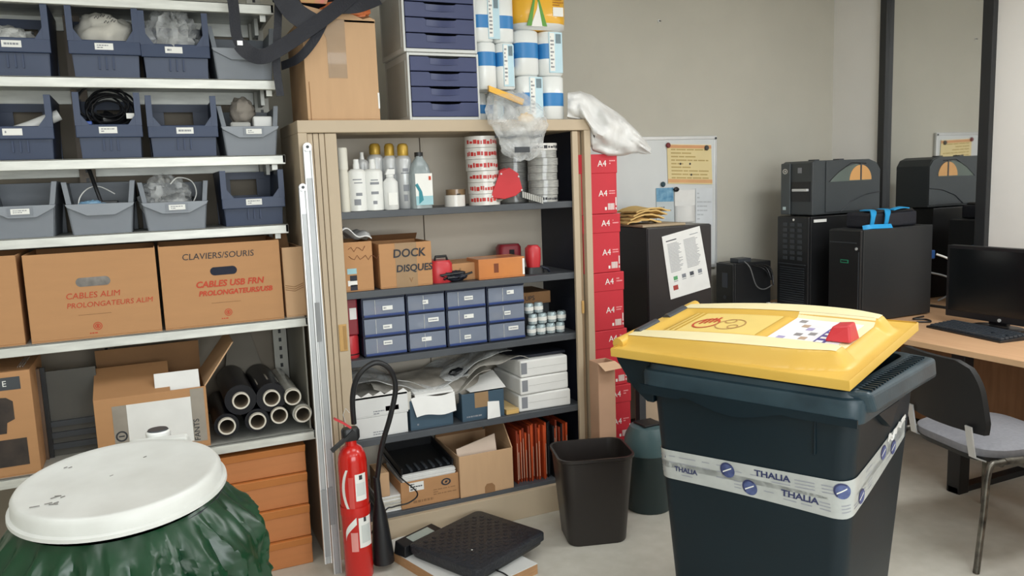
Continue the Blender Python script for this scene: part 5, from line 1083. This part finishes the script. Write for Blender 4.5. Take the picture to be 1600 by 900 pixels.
for k in (0, 1):
    SA, SB = -.07, 1.03
    b = MB(); wd = .060
    b.grid(lambda u, v: body_path(SA+(SB-SA)*u, zz_of(SA+(SB-SA)*u, k)-wd*v), 90, 3); bd = b.build('tape_band', m_ptape, t, smooth=60)
    rnd = random.Random(k+3); b = MB(); s = SA+.02
    while s < SB-.06:
        ln = rnd.uniform(.02, .06)
        for q in range(3):
            z0 = .3+.17*q
            if rnd.random() < .7: b.grid(lambda u, v: body_path(s+ln*u, zz_of(s+ln*u, k)-wd*(z0+.05*v))+Vector((.0 if s < .56 else .0007, -.0007 if s < .62 else 0, 0)), 4, 1)
        s += ln+rnd.uniform(.01, .03)
    q = b.build('fine_print', m_pt2, bd); q['kind'] = 'stuff'
    for s0 in ((.21, .56, .83) if k == 0 else (.28, .65, .92)):
        n = 22; zc = zz_of(s0, k)-wd*.5; off = Vector((0, -.001, 0)) if s0 < .6 else Vector((.001, 0, 0))
        mkr = lambda r, f=1: [body_path(s0+r*math.cos(2*PI*j/n), zc+r*math.sin(2*PI*j/n))+off*f for j in range(n)]
        gl = MB().rings([mkr(.024), mkr(.012), mkr(.001)], False, True).build('globe_mark', M('globe_blue', '#5D6B9C', .4, hex2='#3C4673', scale=40), bd)
        b = MB(); b.rings([mkr(.0245, 1.5)[3:15], mkr(.019, 1.5)[3:15]], False, False, closed=False); b.build('globe_arc', m_pt3, gl)
        b = MB(); b.grid(lambda u, v: body_path(s0-.016+.03*u, zc-.010+.016*u+.004*v)+off*1.8, 6, 1); b.build('globe_streak', m_label, gl)
    for s0 in ((-.02, .345) if k == 0 else (.04, .425)):
        p = body_path(s0, zz_of(s0, k)-wd*.36); sl = math.atan2(zz_of(s0+.05, k)-zz_of(s0-.05, k), .1)
        if s0 > .1: text('THALIA', .026, (p.x+.01, p.y-.0012, p.z), m_pt3, bd, rot=(PI/2, -sl, 0), bold=.0006, sx=1.25)
        else: text('LIA' if k == 0 else 'THALIA', .022, (p.x+.02, p.y-.0012, p.z), m_pt3, bd, rot=(PI/2, -sl, 0), bold=.0004, sx=1.1)
b = MB(); b.grid(lambda u, v: body_path(.86+.16*u, zz_of(.86+.16*u, 0)+.018*noise.noise(Vector((u*6, 0, 0)))-.02*v+.004)+Vector((.004+.006*noise.noise(Vector((u*8, v*3, 1))), 0, 0)), 24, 4); b.build('torn_tape', m_wbag, t, smooth=60)
# ================================================================== sack holder (foreground left)
SC = Vector((-.115, 1.97, 0)); t = thing('sack_holder', 'round white-lidded sack holder with a green waste bag', 'waste bin', SC)
r = .222; TLd = Matrix.Translation((0, 0, .957)) @ Matrix.Rotation(R(1.5), 4, 'Y').inverted() @ Matrix.Rotation(R(3.8), 4, 'X')
b = MB(); b.lathe([(r*1.0, -.034), (r*1.028, -.032), (r*1.024, -.024), (r*.99, -.021), (r*.98, .002), (r*.955, .010), (r*.93, .0125), (r*.88, .010), (.001, .013)], n=72, cap0=False, T=TLd); b.build('lid', m_lid, t, smooth=50)
b = MB(); rnd = random.Random(5)
for k in range(7):
    x, y, an = rnd.uniform(-.17, -.11), rnd.uniform(-.1, -.05), rnd.uniform(-.3, .5); L_2 = rnd.uniform(.008, .02); d_ = Vector((math.cos(an), math.sin(an), 0))
    b.ribbon([TLd @ (Vector((x, y, .0125))), TLd @ (Vector((x, y, .0125))+d_*L_2)], .0018, .0012, (0, 1, 0))
for x, y in ((-.11, .10), (-.12, .105), (-.02, -.0), (.05, .08)): b.ribbon([TLd @ Vector((x, y, .0128)), TLd @ Vector((x+.007, y+.004, .0128))], .002, .001, (0, 1, 0))
b.build('scuff', M('scuff', '#6E6C69', .7), t)
hp = lambda x, y, z: TLd @ Vector((x, y, z))
b = MB(); b.hexa([hp(-.0, r*.93, -.03), hp(.16, r*.80, -.03), hp(.17, r*.98, -.03), hp(.0, r*1.14, -.03), hp(.02, r*.95, .006), (hp(.15, r*.82, .006)), hp(.155, r*.93, .010), hp(.02, r*1.06, .010)]); b.build('hinge_block', m_lid, t, bevel=.005)
MB().lathe([(.03, -.03), (.03, .012), (.026, .016)], hp(.085, r*1.12, .0), 20).build('hinge_cap', m_white, t, smooth=40); MB().lathe([(.026, .016), (.024, .019), (.001, .019)], hp(.085, r*1.12, .0), 20).build('foam_pad', m_dark2, t, smooth=40)
MB().cyl((.085, .25, .03), hp(.085, r*1.12, -.0), .016, n=14).build('post', m_alu, t, smooth=50)
MB().rings([rr_(.2, .2, 0, 6, .3), rr_(.2, .2, .03, 6, .3), rr_(.18, .18, .04, 6, .3)]).build('base_plate', m_dark2, t, smooth=40); MB().tube([(.085, .17, .02), (.085, .25, .03)], .02).build('base_arm', m_dark2, t)
MB().pipe(hp(0, 0, -.075), hp(0, 0, -.05), r*.98, r*.94, 48).build('ring', m_dark2, t, smooth=50)
def sack(u, v):
    th = 2*PI*u; zf = v
    rr = r*(.95+.16*min(1, v*7)+.09*math.sin(PI*min(1, v*1.6))-.2*max(0, v-.75)*2)
    d1 = Vector((math.cos(th), math.sin(th), 0)); q = d1*3.2+Vector((0, 0, v*5))
    q2 = Vector((d1.x*4.2, d1.y*4.2, v*5+1.3*noise.noise(d1*2.2+Vector((0, 0, v*2)))))
    rid = (.55-abs(noise.noise(q2)))*.075*min(1, v*9)+(.5-abs(noise.noise(q2*2.6+Vector((4, 1, 2)))))*.026*min(1, v*9)+.008*math.sin(th*19+4*noise.noise(q))*max(0, 1-v*3.2)*min(1, v*20)
    zt_ = (TLd @ Vector((rr*d1.x, rr*d1.y, -.045))).z
    z = zt_*(1-zf)+.045*zf-.0
    return (d1.x*(rr+rid), d1.y*(rr+rid), z)
MB().grid(sack, 220, 110).build('bag', m_green, t, smooth=38)
# ================================================================== whiteboard and papers
x1 = P(1119.5, 230, Y=YB-.02).x; zt = P(1119, 212, Y=YB-.02).z; x0 = 1.9; zb = 1.0
t = thing('whiteboard', 'whiteboard with aluminium frame on the beige wall behind the red boxes', 'whiteboard', (x0, YB-.018, zb)); W_, H_ = x1-x0, zt-zb
box('surface', .01, W_-.01, -.004, .012, .01, H_-.01, M('enamel_white', '#DDE1E1', .2, var=.02), t)
for nm, a in (('rail', (0, W_, -.008, .016, H_-.022, H_)), ('rail', (0, W_, -.008, .016, 0, .022)), ('rail', (0, .022, -.008, .016, .022, H_-.022)), ('rail', (W_-.022, W_, -.008, .016, .022, H_-.022))): box('frame', *a, m_alu, t, bevel=.003)
MB().cyl((W_-.011, -.009, H_-.016), (W_-.011, -.012, H_-.016), .007).build('corner_screw', m_dark2, t)
yw = YB-.026
def sheet(name, label, pts, mat, cat='paper', rows=0, seed=0, pm=None, group=None, y=yw, cols=1):
    q = [P(x, yy, Y=y) for x, yy in pts]; c = sum(q, Vector())/4
    t = thing(name, label, cat, (c.x, y, c.z), group=group)
    q = [v-t.location for v in q]
    MB().add([(v.x, -.001, v.z) for v in q]+[(v.x, .001, v.z) for v in q], [(0, 1, 2, 3), (7, 6, 5, 4), (0, 4, 5, 1), (1, 5, 6, 2), (2, 6, 7, 3), (3, 7, 4, 0)]).build('sheet', mat, t)
    if rows:
        b = MB(); rnd = random.Random(seed)
        L = lambda u, v: (q[0]*(1-u)+q[1]*u)*(1-v)+(q[3]*(1-u)+q[2]*u)*v
        for i in range(rows):
            for c_ in range(cols):
                u = .08+.86*c_/cols; ue = .06+.86*(c_+1)/cols; v0 = .12+.8*i/rows; v1 = v0+.28/rows
                while u < ue-.04:
                    u1 = min(ue, u+rnd.uniform(.08, .25)); k_ = [L(u, v0), L(u1, v0), L(u1, v1), L(u, v1)]
                    b.add([(v.x, -.0016, v.z) for v in k_], [(0, 1, 2, 3)]); u = u1+.02
                    if rnd.random() < .2: break
        b.build('print', pm or m_inkg, t)
    return t, q
m_yp = M('yellow_paper', '#EBD9A4', .75, var=.03)
t, q = sheet('notice', 'yellow printed notice held by two magnets on the whiteboard', ((1042, 225), (1111, 226), (1113, 288), (1044, 287)), m_yp, 'notice', 9, 1, M('ochre_print2', '#C3AA6C', .6))
for k, (u, v0, v1, m_) in enumerate(((0, .02, .10, '#E0A777'), (0, .88, .97, '#E3B07E'), (.0, .0, .02, '#F1E6C0'))):
    a = q[0]*(1-v0)+q[3]*v0; b2 = q[1]*(1-v0)+q[2]*v0; c2 = q[1]*(1-v1)+q[2]*v1; d2 = q[0]*(1-v1)+q[3]*v1
    MB().add([(v.x, -.0014, v.z) for v in (a, b2, c2, d2)], [(0, 1, 2, 3)]).build('heading_band', M('band%d' % k, m_, .7), t)
for k, (x, z) in enumerate(((1063, 256), (1078, 256), (1080, 273))):
    p = P(x, z, Y=yw)-t.location; MB().cyl((p.x, -.0018, p.z), (p.x, 0, p.z), .007, n=8).build('print_dot', m_ink, t)
for k, (x, y, m_, lab) in enumerate(((1044, 227, '#7A2F33', 'dark red round magnet at the corner of the yellow notice'), (1104, 231, '#4A4B49', 'grey round magnet at the right corner of the yellow notice'), (1036, 288, '#2E4A55', 'dark teal magnet above the blue card'))):
    p = P(x, y, Y=yw-.004); o = MB().lathe([(.016, 0), (.016, .006), (.012, .010)], n=18).build('magnet', M('magnet%d' % k, m_, .4), smooth=40); o.location = (p.x, yw-.002, p.z); o.rotation_euler = (PI/2, 0, 0); tag(o, lab, 'magnet', 'magnets on the whiteboard')
t, q = sheet('card_holder', 'clear card holder with blue header hanging on the whiteboard', ((1025, 294), (1052, 293), (1053, 350), (1026, 350)), M('card_grey', '#CBD5D8', .3), 'card', 0)
a = q[0]; MB().add([(v.x, -.0016, v.z) for v in (q[0], q[1], q[1]*.62+q[2]*.38, q[0]*.62+q[3]*.38)], [(0, 1, 2, 3)]).build('header', M('header_blue', '#8FBFD8', .4, hex2='#4A88B4', scale=30), t)
marks(4, q[3].x+.02, q[2].x-.02, q[3].z+.03, q[3].z+.11, -.001, t, m_inkg, 3)
p = P(1055, 296, Y=yw)-t.location; MB().blob((p.x, -.012, p.z), (.02, .01, .014), .2, 3, 1).build('clip', m_dark, t, smooth=50)
t, q = sheet('paper_sheet', 'white sheet curling on the whiteboard beside the blue card', ((1054, 297), (1086, 296), (1086, 352), (1055, 352)), m_paper, 'paper', 0, y=yw-.004)
MB().grid(lambda u, v: (q[3].x+(q[2].x-q[3].x)*u, -.004-.045*math.sin(PI*u), q[3].z+.02+.1*v), 12, 2, (0, .002, 0)).build('curl', m_paper, t, smooth=50)
sheet('paper_sheet', 'plain white sheet at the lower right of the whiteboard', ((1087, 294), (1113, 294), (1113, 352), (1087, 352)), M('paper_cool', '#DDE2E6', .7), 'paper', 7, 4, M('faint_print', '#C3C8CC', .7))
# ================================================================== back desk, black cabinet
zd = .74
t = thing('side_table', 'long narrow table along the back wall under the black cabinet', 'table', (2.3, 3.52, 0)); Wt = 1.2
box('table_top', 0, Wt, 0, .60, zd-.03, zd, M('dark_table', '#4B4540', .5), t, bevel=.003); box('modesty_panel', .03, Wt-.05, .06, .08, .1, zd-.03, M('beige_panel', '#B9A48C', .6), t)
for x, y in ((.02, .02), (.02, .54), (Wt-.06, .02), (Wt-.06, .54)): box('leg', x, x+.04, y, y+.04, 0, zd-.03, m_dark2, t)
Yk = 3.55; xa, xb = P(1013, 410, Y=Yk).x, P(1112, 410, Y=Yk).x; zk = P(1060, 353, Y=Yk).z
t = thing('black_cabinet', 'black steel cabinet with an instruction sheet on its door', 'cabinet', ((xa+xb)/2, Yk, zd)); a = (xb-xa)/2; h = zk-zd
m_bc = M('black_laminate', '#1C1A1C', .3, var=.1); box('body', -a, a, .012, .52, 0, h, m_bc, t, bevel=.004); box('door', -a+.002, a-.002, 0, .0115, .004, h-.004, M('black_door', '#2A282A', .32, var=.06), t, bevel=.003)
t2 = t
t, q = sheet('instruction_sheet', 'white instruction sheet stuck askew on the black cabinet', ((1034, 370), (1093, 353), (1110, 449), (1048, 468)), m_paper, 'paper', 0, y=Yk-.003)
L = lambda u, v: (q[0]*(1-u)+q[1]*u)*(1-v)+(q[3]*(1-u)+q[2]*u)*v
def pb(u0, u1, v0, v1, m_, nm='print'): MB().add([(p.x, -.0016, p.z) for p in (L(u0, v0), L(u1, v0), L(u1, v1), L(u0, v1))], [(0, 1, 2, 3)]).build(nm, m_, t)
b = MB(); rnd = random.Random(6)
for i in range(22):
    v0 = .14+.021*i
    for (u0, u1) in ((.1, .45), (.52, .92)):
        e = u1-rnd.uniform(0, .12); b.add([(p.x, -.0016, p.z) for p in (L(u0, v0), L(e, v0), L(e, v0+.008), L(u0, v0+.008))], [(0, 1, 2, 3)])
b.build('print_lines', m_inkg, t); pb(.08, .35, .085, .10, m_ink, 'heading'); pb(.7, .92, .085, .095, m_inkg, 'heading')
for k, (u, m_) in enumerate(((.14, '#5BA06B'), (.35, '#7F838A'), (.55, '#4C5057'), (.76, '#8A8E95'))): pb(u, u+.1, .66, .72, M('icon%d' % k, m_, .6), 'icon'); pb(u, u+.1, .735, .745, m_inkg, 'icon_caption')
pb(.1, .22, .80, .875, M('icon_red', '#A8443E', .6), 'icon')
p = P(1000, 345, Y=3.8); t = thing('chamois_cloths', 'yellow chamois cloths piled on the black cabinet', 'cloth', (P(1000, 345, Y=3.72).x, 3.76, zk))
m_ch = M('chamois', '#DDBB78', .85, var=.1, bump=.3, bscale=20)
for k in range(4): MB().grid(lambda u, v, k=k: (-.12+.22*u+.02*k, -.1+.2*v, .016+.02*k+.028*math.sin(PI*u)*(.6+.4*math.sin(v*4+k))+.008*noise.noise(Vector((u*5, v*5, k)))), 12, 10, (0, 0, .008)).build('cloth', m_ch, t, smooth=60)
o = MB().box(-.09, .19, -.13, .12, 0, .012).build('paper_bundle', M('bundle', '#B7A488', .7), bevel=.002); o.location = (t.location.x+.02, 3.72, zk+.0005); tag(o, 'thin bundle of papers under the chamois cloths', 'papers')
# ================================================================== right desk
t = thing('desk', 'wood laminate desk along the side wall holding towers and monitor', 'desk', (3.40, 1.0, 0)); LD = 2.5
box('desk_top', 0, XR-3.40-.005, 0, LD, zd-.028, zd, m_wood, t, bevel=.003)
box('edge_strip', -.003, 0, 0, LD, zd-.028, zd-.001, M('desk_edge', '#D9B48B', .45), t)
box('modesty_panel', .62, .64, .05, LD-.05, .12, zd-.03, m_woodd, t); box('end_panel', .02, .62, LD-.045, LD-.02, .0, zd-.03, m_woodd, t)
for y in (.1, 1.5): box('leg', -.19+.26, -.19+.33, y, y+.07, 0, zd-.028, m_dark, t, bevel=.004)
box('foot_rail', .07, .6, 1.51, 1.56, .0, .03, m_dark, t)
box('desk_top_extension', .11, XR-3.40-.005, LD+.002, 3.12, zd-.028, zd, m_wood, t, bevel=.003); box('leg', .85, .89, 3.0, 3.04, 0, zd-.028, m_dark, t)
# drawer pedestal end at the very right bottom
t = thing('wood_pedestal', 'wooden desk pedestal at the right edge of the picture', 'pedestal', (3.05, 1.35, 0))
# placed from the picture's lower right corner
p = P(1597, 850, Z=.25); t.location = (p.x, p.y-.02, 0); box('side', 0, .4, -.5, 0, 0, .60, m_wood, t, bevel=.003); box('top', -.004, .404, -.504, .004, .6, .62, m_wood, t, bevel=.002); box('plinth', .01, .39, -.49, -.01, -.0, .03, m_dark, t)
# towers
def tower(name, label, x0, x1, y0, y1, z0, z1):
    t = thing(name, label, 'computer', (x0, y0, z0)); return t, x1-x0, y1-y0, z1-z0
m_tw_ = M('tower_black', '#1D1E20', .4, var=.1); m_tws = M('tower_side', '#26282A', .42, var=.06)
t, W_, D_, H_ = tower('server_tower', 'black server tower with a green badge in front of the taller tower', 3.535, 4.10, 3.18, 3.41, zd, P(1345, 360, Y=3.18).z)
TWR = t; box('case', .02, W_, 0, D_, .006, H_, m_tws, t, bevel=.004); box('front_panel', 0, .0195, .002, D_-.002, .006, H_-.002, m_tw_, t, bevel=.006)
for x, y in ((.05, .02), (.05, D_-.05), (W_-.08, .02), (W_-.08, D_-.05)): box('foot', x, x+.03, y, y+.03, 0, .006, m_dark, t)
box('badge', -.002, .0, .085, .14, H_*.64, H_*.675, M('badge_green', '#2E9B74', .4), t); box('badge_inner', -.003, -.002, .09, .135, H_*.648, H_*.668, m_dark, t)
MB().cyl((-.004, .03, H_*.8), (0, .03, H_*.8), .008).build('lock', m_alu, t); box('door_edge', -.003, .0, .012, .016, .03, H_-.12, m_dark2, t); box('top_bay', -.003, 0, .03, D_-.01, H_-.075, H_-.07, m_dark2, t)
t, W1, D1, H1 = tower('computer_tower', 'tall black computer tower with a ribbed grille under the label printer', 3.53, 4.05, 3.56, 3.82, zd, P(1265, 339, Y=3.56).z)
box('case', .02, W1, 0, D1, .0, H1, m_tw_, t, bevel=.004); box('front_panel', 0, .0195, .002, D1-.002, .0, H1-.002, m_tw_, t, bevel=.006)
b = MB()
for k in range(16): b.box(-.004, 0, .03, D1-.03, .06+k*.014, .066+k*.014)
q = b.build('grille', m_dark2, t); q['kind'] = 'stuff'; b = MB()
for i in range(3):
    for j in range(7): b.box(-.004, 0, .05+i*.06, .085+i*.06, H1*.55+j*.034, H1*.55+j*.034+.02)
q = b.build('drive_latches', m_dark2, t); q['kind'] = 'stuff'
box('shelf_line', -.005, 0, .02, D1-.02, H1*.5, H1*.51, m_dark2, t); MB().cyl((-.003, .12, H1-.02), (.0, .12, H1-.02), .007).build('button', m_label, t); box('sticker', .04, .14, -.0015, 0, H1-.035, H1-.018, m_label, t)
# label printer
zp = zd+H1+.008
t = thing('label_printer', 'dark grey label printer with a window showing an orange label roll', 'printer', (3.56, 3.56, zp)); hp_ = P(1273, 251, Y=3.57).z-zp; Lp = .54; Dp = .25
m_pg = M('printer_grey', '#3F4447', .5, var=.05, bump=.05, bscale=300)
pl = [(.0, 0), (Lp, 0), (Lp, hp_*.82), (Lp-.03, hp_*.95), (Lp-.08, hp_), (.02, hp_), (0, hp_*.97)]
MB().prism(pl, .004, Dp, 'y').build('housing', m_pg, t, bevel=.006)
pl2 = [(.10, hp_*.04), (Lp+.002, hp_*.04), (Lp+.002, hp_*.80), (Lp-.03, hp_*.93), (Lp-.08, hp_*.985), (.10, hp_*.985)]
dr = MB().prism(pl2, -.004, .004, 'y').build('door', m_pg, t, bevel=.002)
win_ = [(.13, hp_*.60), (.46, hp_*.60), (.47, hp_*.68), (.42, hp_*.84), (.34, hp_*.92), (.25, hp_*.86), (.16, hp_*.70)]
wo = MB().prism(win_, -.006, -.004, 'y').build('window', M('printer_window', '#6B756F', .12, var=.05), dr)
roll = [(.30+.0+.09*math.cos(PI*j/16), hp_*.615+.09*math.sin(PI*j/16)) for j in range(17)]; roll = [(.375+(x-.30), z) for x, z in roll]
ro = MB().prism(roll, -.0075, -.006, 'y').build('label_roll', M('label_roll_orange', '#DCA667', .5, var=.03), wo); box('roll_bar', .37, .382, -.009, -.0075, hp_*.61, hp_*.92, m_dark2, wo)
MB().tube([(.12, -.006, hp_*.6), (.2, -.006, hp_*.78), (.3, -.006, hp_*.94), (.42, -.006, hp_*.92)], .002, 5).build('door_line', m_dark, dr)
MB().tube([(.22, -.006, hp_*.04), (.3, -.006, hp_*.22), (.42, -.006, hp_*.34), (.54, -.006, hp_*.38)], .003, 5).build('door_crease', m_dark2, dr)
box('control_column', -.012, .0, Dp-.075, Dp, .0, hp_*.97, M('printer_light', '#4C5255', .5), t, bevel=.005)
n = 16; rgm = [[(-.0135, Dp-.038+r_*1.3*math.cos(2*PI*j/n), hp_*.82+r_*math.sin(2*PI*j/n)) for j in range(n)] for r_ in (.016, .011)]; MB().rings(rgm, False, False).build('keypad_ring', m_alu, t)
MB().cyl((-.0135, Dp-.038, hp_*.82), (-.012, Dp-.038, hp_*.82), .006).build('key', m_alu, t); box('key', -.0135, -.012, Dp-.045, Dp-.02, hp_*.09, hp_*.15, M('sticker_cyan', '#C9DDE0', .5), t)
box('output_slot', -.003, .001, .02, Dp-.08, hp_*.25, hp_*.62, m_dark, t); MB().box(-.02, .0, .03, Dp-.1, hp_*.44, hp_*.49).build('tear_bar', m_alu, t, bevel=.003); box('logo_mark', -.002, 0, .09, .12, hp_*.78, hp_*.88, m_inkg, t)
for x in (.1, .3): box('hinge', x, x+.04, .09, .14, hp_-.002, hp_+.008, m_dark2, t, bevel=.002)
for x in (.05, .45):
    for y in (.04, .2): box('foot', x, x+.03, y, y+.03, -.008, 0, m_dark, t)
# lunch bag with blue straps
zl_ = zd+H_+.001
t = thing('tool_bag', 'black soft bag with bright blue straps on the server tower', 'bag', (3.64, 3.22, zl_)); m_cy = M('bright_blue_strap', '#1E9BD8', .5, var=.05)
MB().rings([[(x, y, z) for x, y in ((0, 0), (.38, 0), (.38, .17), (0, .17))] for z in (0, .07, .085)]).build('body', m_ny, t, bevel=.014, seg=3)
MB().rings([[(.05, -.002, .084), (.36, -.002, .084), (.36, .16, .084), (.05, .16, .084)], [(.08, .01, .1), (.35, .01, .1), (.35, .15, .1), (.08, .15, .1)]]).build('flap', m_dark, t, bevel=.008)
for k, (xs_) in enumerate((.02, .13)):
    pts = smoothp([(xs_-.02, -.012, .004), (xs_-.022, -.022, .04), (xs_-.01, -.015, .078), (xs_+.02, .02, .098), (xs_+.035, .1, .098)]); MB().ribbon(pts, .036, .005, (1, .2, .1)).build('strap', m_cy, t, smooth=40)
pts = smoothp([(-.05, -.0, .006), (-.02, -.025, .012), (.06, -.03, .01), (.14, -.028, .008)]); MB().ribbon(pts, .026, .007, (0, .6, 1)).build('strap', m_cy, t, smooth=40)
pts = smoothp([(.17, -.002, .098), (.24, .0, .108), (.3, .005, .103)]); MB().ribbon(pts, .03, .006, (0, 1, .1)).build('strap', m_cy, t, smooth=40)
# UPS + papers
t = thing('power_supply', 'low black backup power unit beside the tall tower', 'power supply', (3.22, 3.86, zd)); hu = P(1150, 412, Y=3.86).z-zd
box('case', .015, .30, 0, .16, 0, hu, m_tw_, t, bevel=.005); box('front_panel', 0, .015, .0, .16, 0, hu-.004, m_tw_, t, bevel=.004); box('display', -.002, 0, .05, .1, hu*.5, hu*.8, M('ups_display', '#454A55', .3), t); MB().cyl((-.003, .075, hu*.3), (0, .075, hu*.3), .012).build('button', m_dark2, t)
MB().tube(smoothp([(.08, -.01, hu+.01), (.1, -.04, hu*.9), (.13, -.06, hu*.55), (.2, -.05, hu*.45), (.28, -.03, hu*.5)]), .004, 6).build('cable', M('cable_grey', '#6B6C6C', .5), t, smooth=60)
box('cable_box', .06, .16, .02, .1, hu, hu+.025, m_dark2, t, bevel=.003)
for k in range(3):
    o = MB().tube([p_-t.location for p_ in smoothp([Vector(v_) for v_ in ((3.36+.03*k, 3.87, zd+.29), (3.40+.03*k, 3.80, zd+.27), (3.44, 3.79-.02*k, zd+.23-.03*k), (3.47, 3.82, zd+.22+.02*k), (3.5, 3.9, zd+.25))])], .004, 6).build('cable', m_dark, t, smooth=60)
t = thing('plastic_wrap', 'crumpled pale plastic and papers beside the black cabinet', 'plastic wrap', (P(1138, 470, Z=.76).x, 3.78, zd)); MB().blob((0, 0, .02), (.10, .07, .028), .35, 3, 4, flat=-.019, sharp=True).build('film', m_wbag, t, smooth=50); MB().grid(lambda u, v: (-.09+.16*u, -.08+.12*v, .01+.02*u+.01*math.sin(v*5)), 8, 6, (0, 0, .003)).build('paper', M('pale_blue_paper', '#AFC3CC', .6), t, smooth=50)
# monitor
Xm = 3.93; y0m, y1m = 2.40, 2.955; zt = P(1475, 382, X=Xm).z; zbm = P(1475, 492, X=Xm).z
t = thing('monitor', 'black flat monitor standing on the desk', 'monitor', (Xm, (y0m+y1m)/2, zd)); a = (y1m-y0m)/2
box('back_shell', .012, .05, -a, a, zbm-zd, zt-zd, m_tw_, t, bevel=.006); box('bezel', 0, .0115, -a, a, zbm-zd, zt-zd, m_dark, t, bevel=.003); box('screen', -.001, 0, -a+.016, a-.016, zbm-zd+.035, zt-zd-.018, M('screen_off', '#131618', .15, var=.02), t)
MB().cyl((-.004, a*.0-.03, zbm-zd+.014), (0, a*.0-.03, zbm-zd+.014), .009).build('button', m_alu, t)
box('neck', .03, .06, -.05, .05, .02, zbm-zd+.1, m_dark, t, bevel=.004); MB().rings([rr_(.1, .13, 0, 6, .3), rr_(.1, .13, .012, 6, .3), rr_(.09, .12, .018, 6, .3)]).build('foot', m_dark, t, smooth=40)
# keyboard
pa, pb2, pc = P(1447, 507, Z=.757), P(1600, 539, Z=.757), P(1478, 487, Z=.76)
dv = (pb2-pa); dv.z = 0; dv.normalize(); t = thing('keyboard', 'black computer keyboard on the desk in front of the monitor', 'keyboard', (pa.x, pa.y, zd), math.atan2(dv.y, dv.x))
KL, KD = .46, .185; pr_ = [(0, 0), (KD, 0), (KD, .026), (KD*.5, .017), (0, .012)]
MB().prism(pr_, 0, KL, 'x').build('base', m_dark, t, bevel=.003)
b = MB()
for i in range(6):
    for j in range(21):
        if j in (15, 19) and i in (2,): continue
        y = .016+i*.0265; z = .012+y*.075; b.box(.012+j*.021, .012+j*.021+.0175, y, y+.0215, z, z+.008)
q = b.build('keys', M('key_grey', '#3D434A', .45, var=.1), t); q['kind'] = 'stuff'
# telephone-handset like thing, mouse, leads on the desk
t = thing('headset', 'grey curved handset lying behind the keyboard', 'handset', (P(1530, 493, Z=.76).x, P(1530, 493, Z=.76).y, zd)); MB().tube(smoothp([(0, .09, .012), (.02, .04, .034), (.02, -.03, .034), (0, -.08, .012)]), [.012]*18+[.012], 10).build('grip', M('cable_grey', '#6B6C6C', .5), t, smooth=60)
o = MB().tube(smoothp([(3.80, 3.03, zd+.006), (3.86, 2.99, zd+.006), (3.9, 3.05, zd+.006), (3.86, 3.10, zd+.006), (3.97, 3.12, zd+.006)]), .005, 6).build('desk_lead', m_dark, smooth=60); tag(o, 'black lead curling on the wooden desk behind the keyboard', 'cable')
for k, (pts, m_, lab) in enumerate((([(4.11, 3.16, 1.09), (4.16, 3.1, 1.05), (4.17, 3.08, .96)], m_white, 'white network lead at the back of the server tower'), ([(4.11, 3.2, .98), (4.17, 3.12, .95), (4.16, 3.08, .88), (4.11, 3.14, .82)], M('cable_grey', '#6B6C6C', .5), 'grey network lead looping behind the server tower'))):
    o = MB().tube([Vector(p_)-TWR.location for p_ in smoothp(pts)], .006, 8).build('network_lead', m_, TWR, smooth=60); o['label'] = lab
q = TWR.location; o = box('network_plug', 4.101-q.x, 4.14-q.x, 3.19-q.y, 3.24-q.y, 1.06-q.z, 1.11-q.z, M('plug_blue', '#1F4E8C', .4), TWR, bevel=.004); o['label'] = 'blue network plug'
# ================================================================== chair
CO = Vector((3.18, 2.174, 0)); t = thing('visitor_chair', 'visitor chair with black back and grey fabric seat', 'chair', CO, R(-13))
m_cb = M('chair_black', '#17181A', .5, var=.08); m_leg = M('worn_leg', '#8C887E', .35, metal=.7, hex2='#2B2A28', scale=16)
MB().rings([rr_(.215, .225, .425, 7, .3), rr_(.225, .235, .44, 7, .3), rr_(.225, .235, .465, 7, .3), rr_(.20, .21, .482, 7, .3)]).build('seat', m_chair, t, smooth=45); MB().rings([rr_(.21, .22, .41, 7, .3), rr_(.222, .232, .432, 7, .3)]).build('seat_shell', m_cb, t, smooth=45)
def bk(u, v):
    y = -.235+.47*u; z = .50+.33*v
    return y, z
b = MB(); sec = []
for k in range(13):
    v = k/12; z = .53+.30*v; hw = .225*(1-.18*max(0, (v-.55)/.45)**2.2)*(1-.05*max(0, (.15-v)/.15)); xo = -.235-.05*v-.02*v*v; hw = hw*(.80 if k == 12 else 1)
    sec.append([Vector((xo+.045*(y/.235)**2-(.012 if s else -.012), y, z)) for s, ys in ((1, [(-1+2*j/14)*hw for j in range(15)]), (0, [(1-2*j/14)*hw for j in range(15)])) for y in ys])
b.rings(sec); b.build('backrest', m_cb, t, smooth=45)
for s in (-1, 1):
    MB().tube(smoothp([(.20, s*.235, .425), (.0, s*.245, .425), (-.16, s*.245, .425), (-.215, s*.25, .40), (-.25, s*.27, .22), (-.285, s*.285, .0)]), .0125, 10).build('leg', m_leg, t, smooth=60)
    MB().tube(smoothp([(-.14, s*.245, .43), (.19, s*.245, .42), (.225, s*.25, .38), (.24, s*.265, .0)]), .0125, 10).build('leg', m_leg, t, smooth=60)
    MB().ribbon([(-.17, s*.17, .41), (-.22, s*.17, .43), (-.235, s*.17, .5), (-.245, s*.17, .56)], .035, .006, (0, 1, 0)).build('back_bracket', m_alu, t)
MB().cyl((-.15, -.245, .415), (-.15, .245, .415), .011).build('cross_bar', m_leg, t, smooth=50); MB().cyl((.15, -.245, .415), (.15, .245, .415), .011).build('cross_bar', m_leg, t, smooth=50)
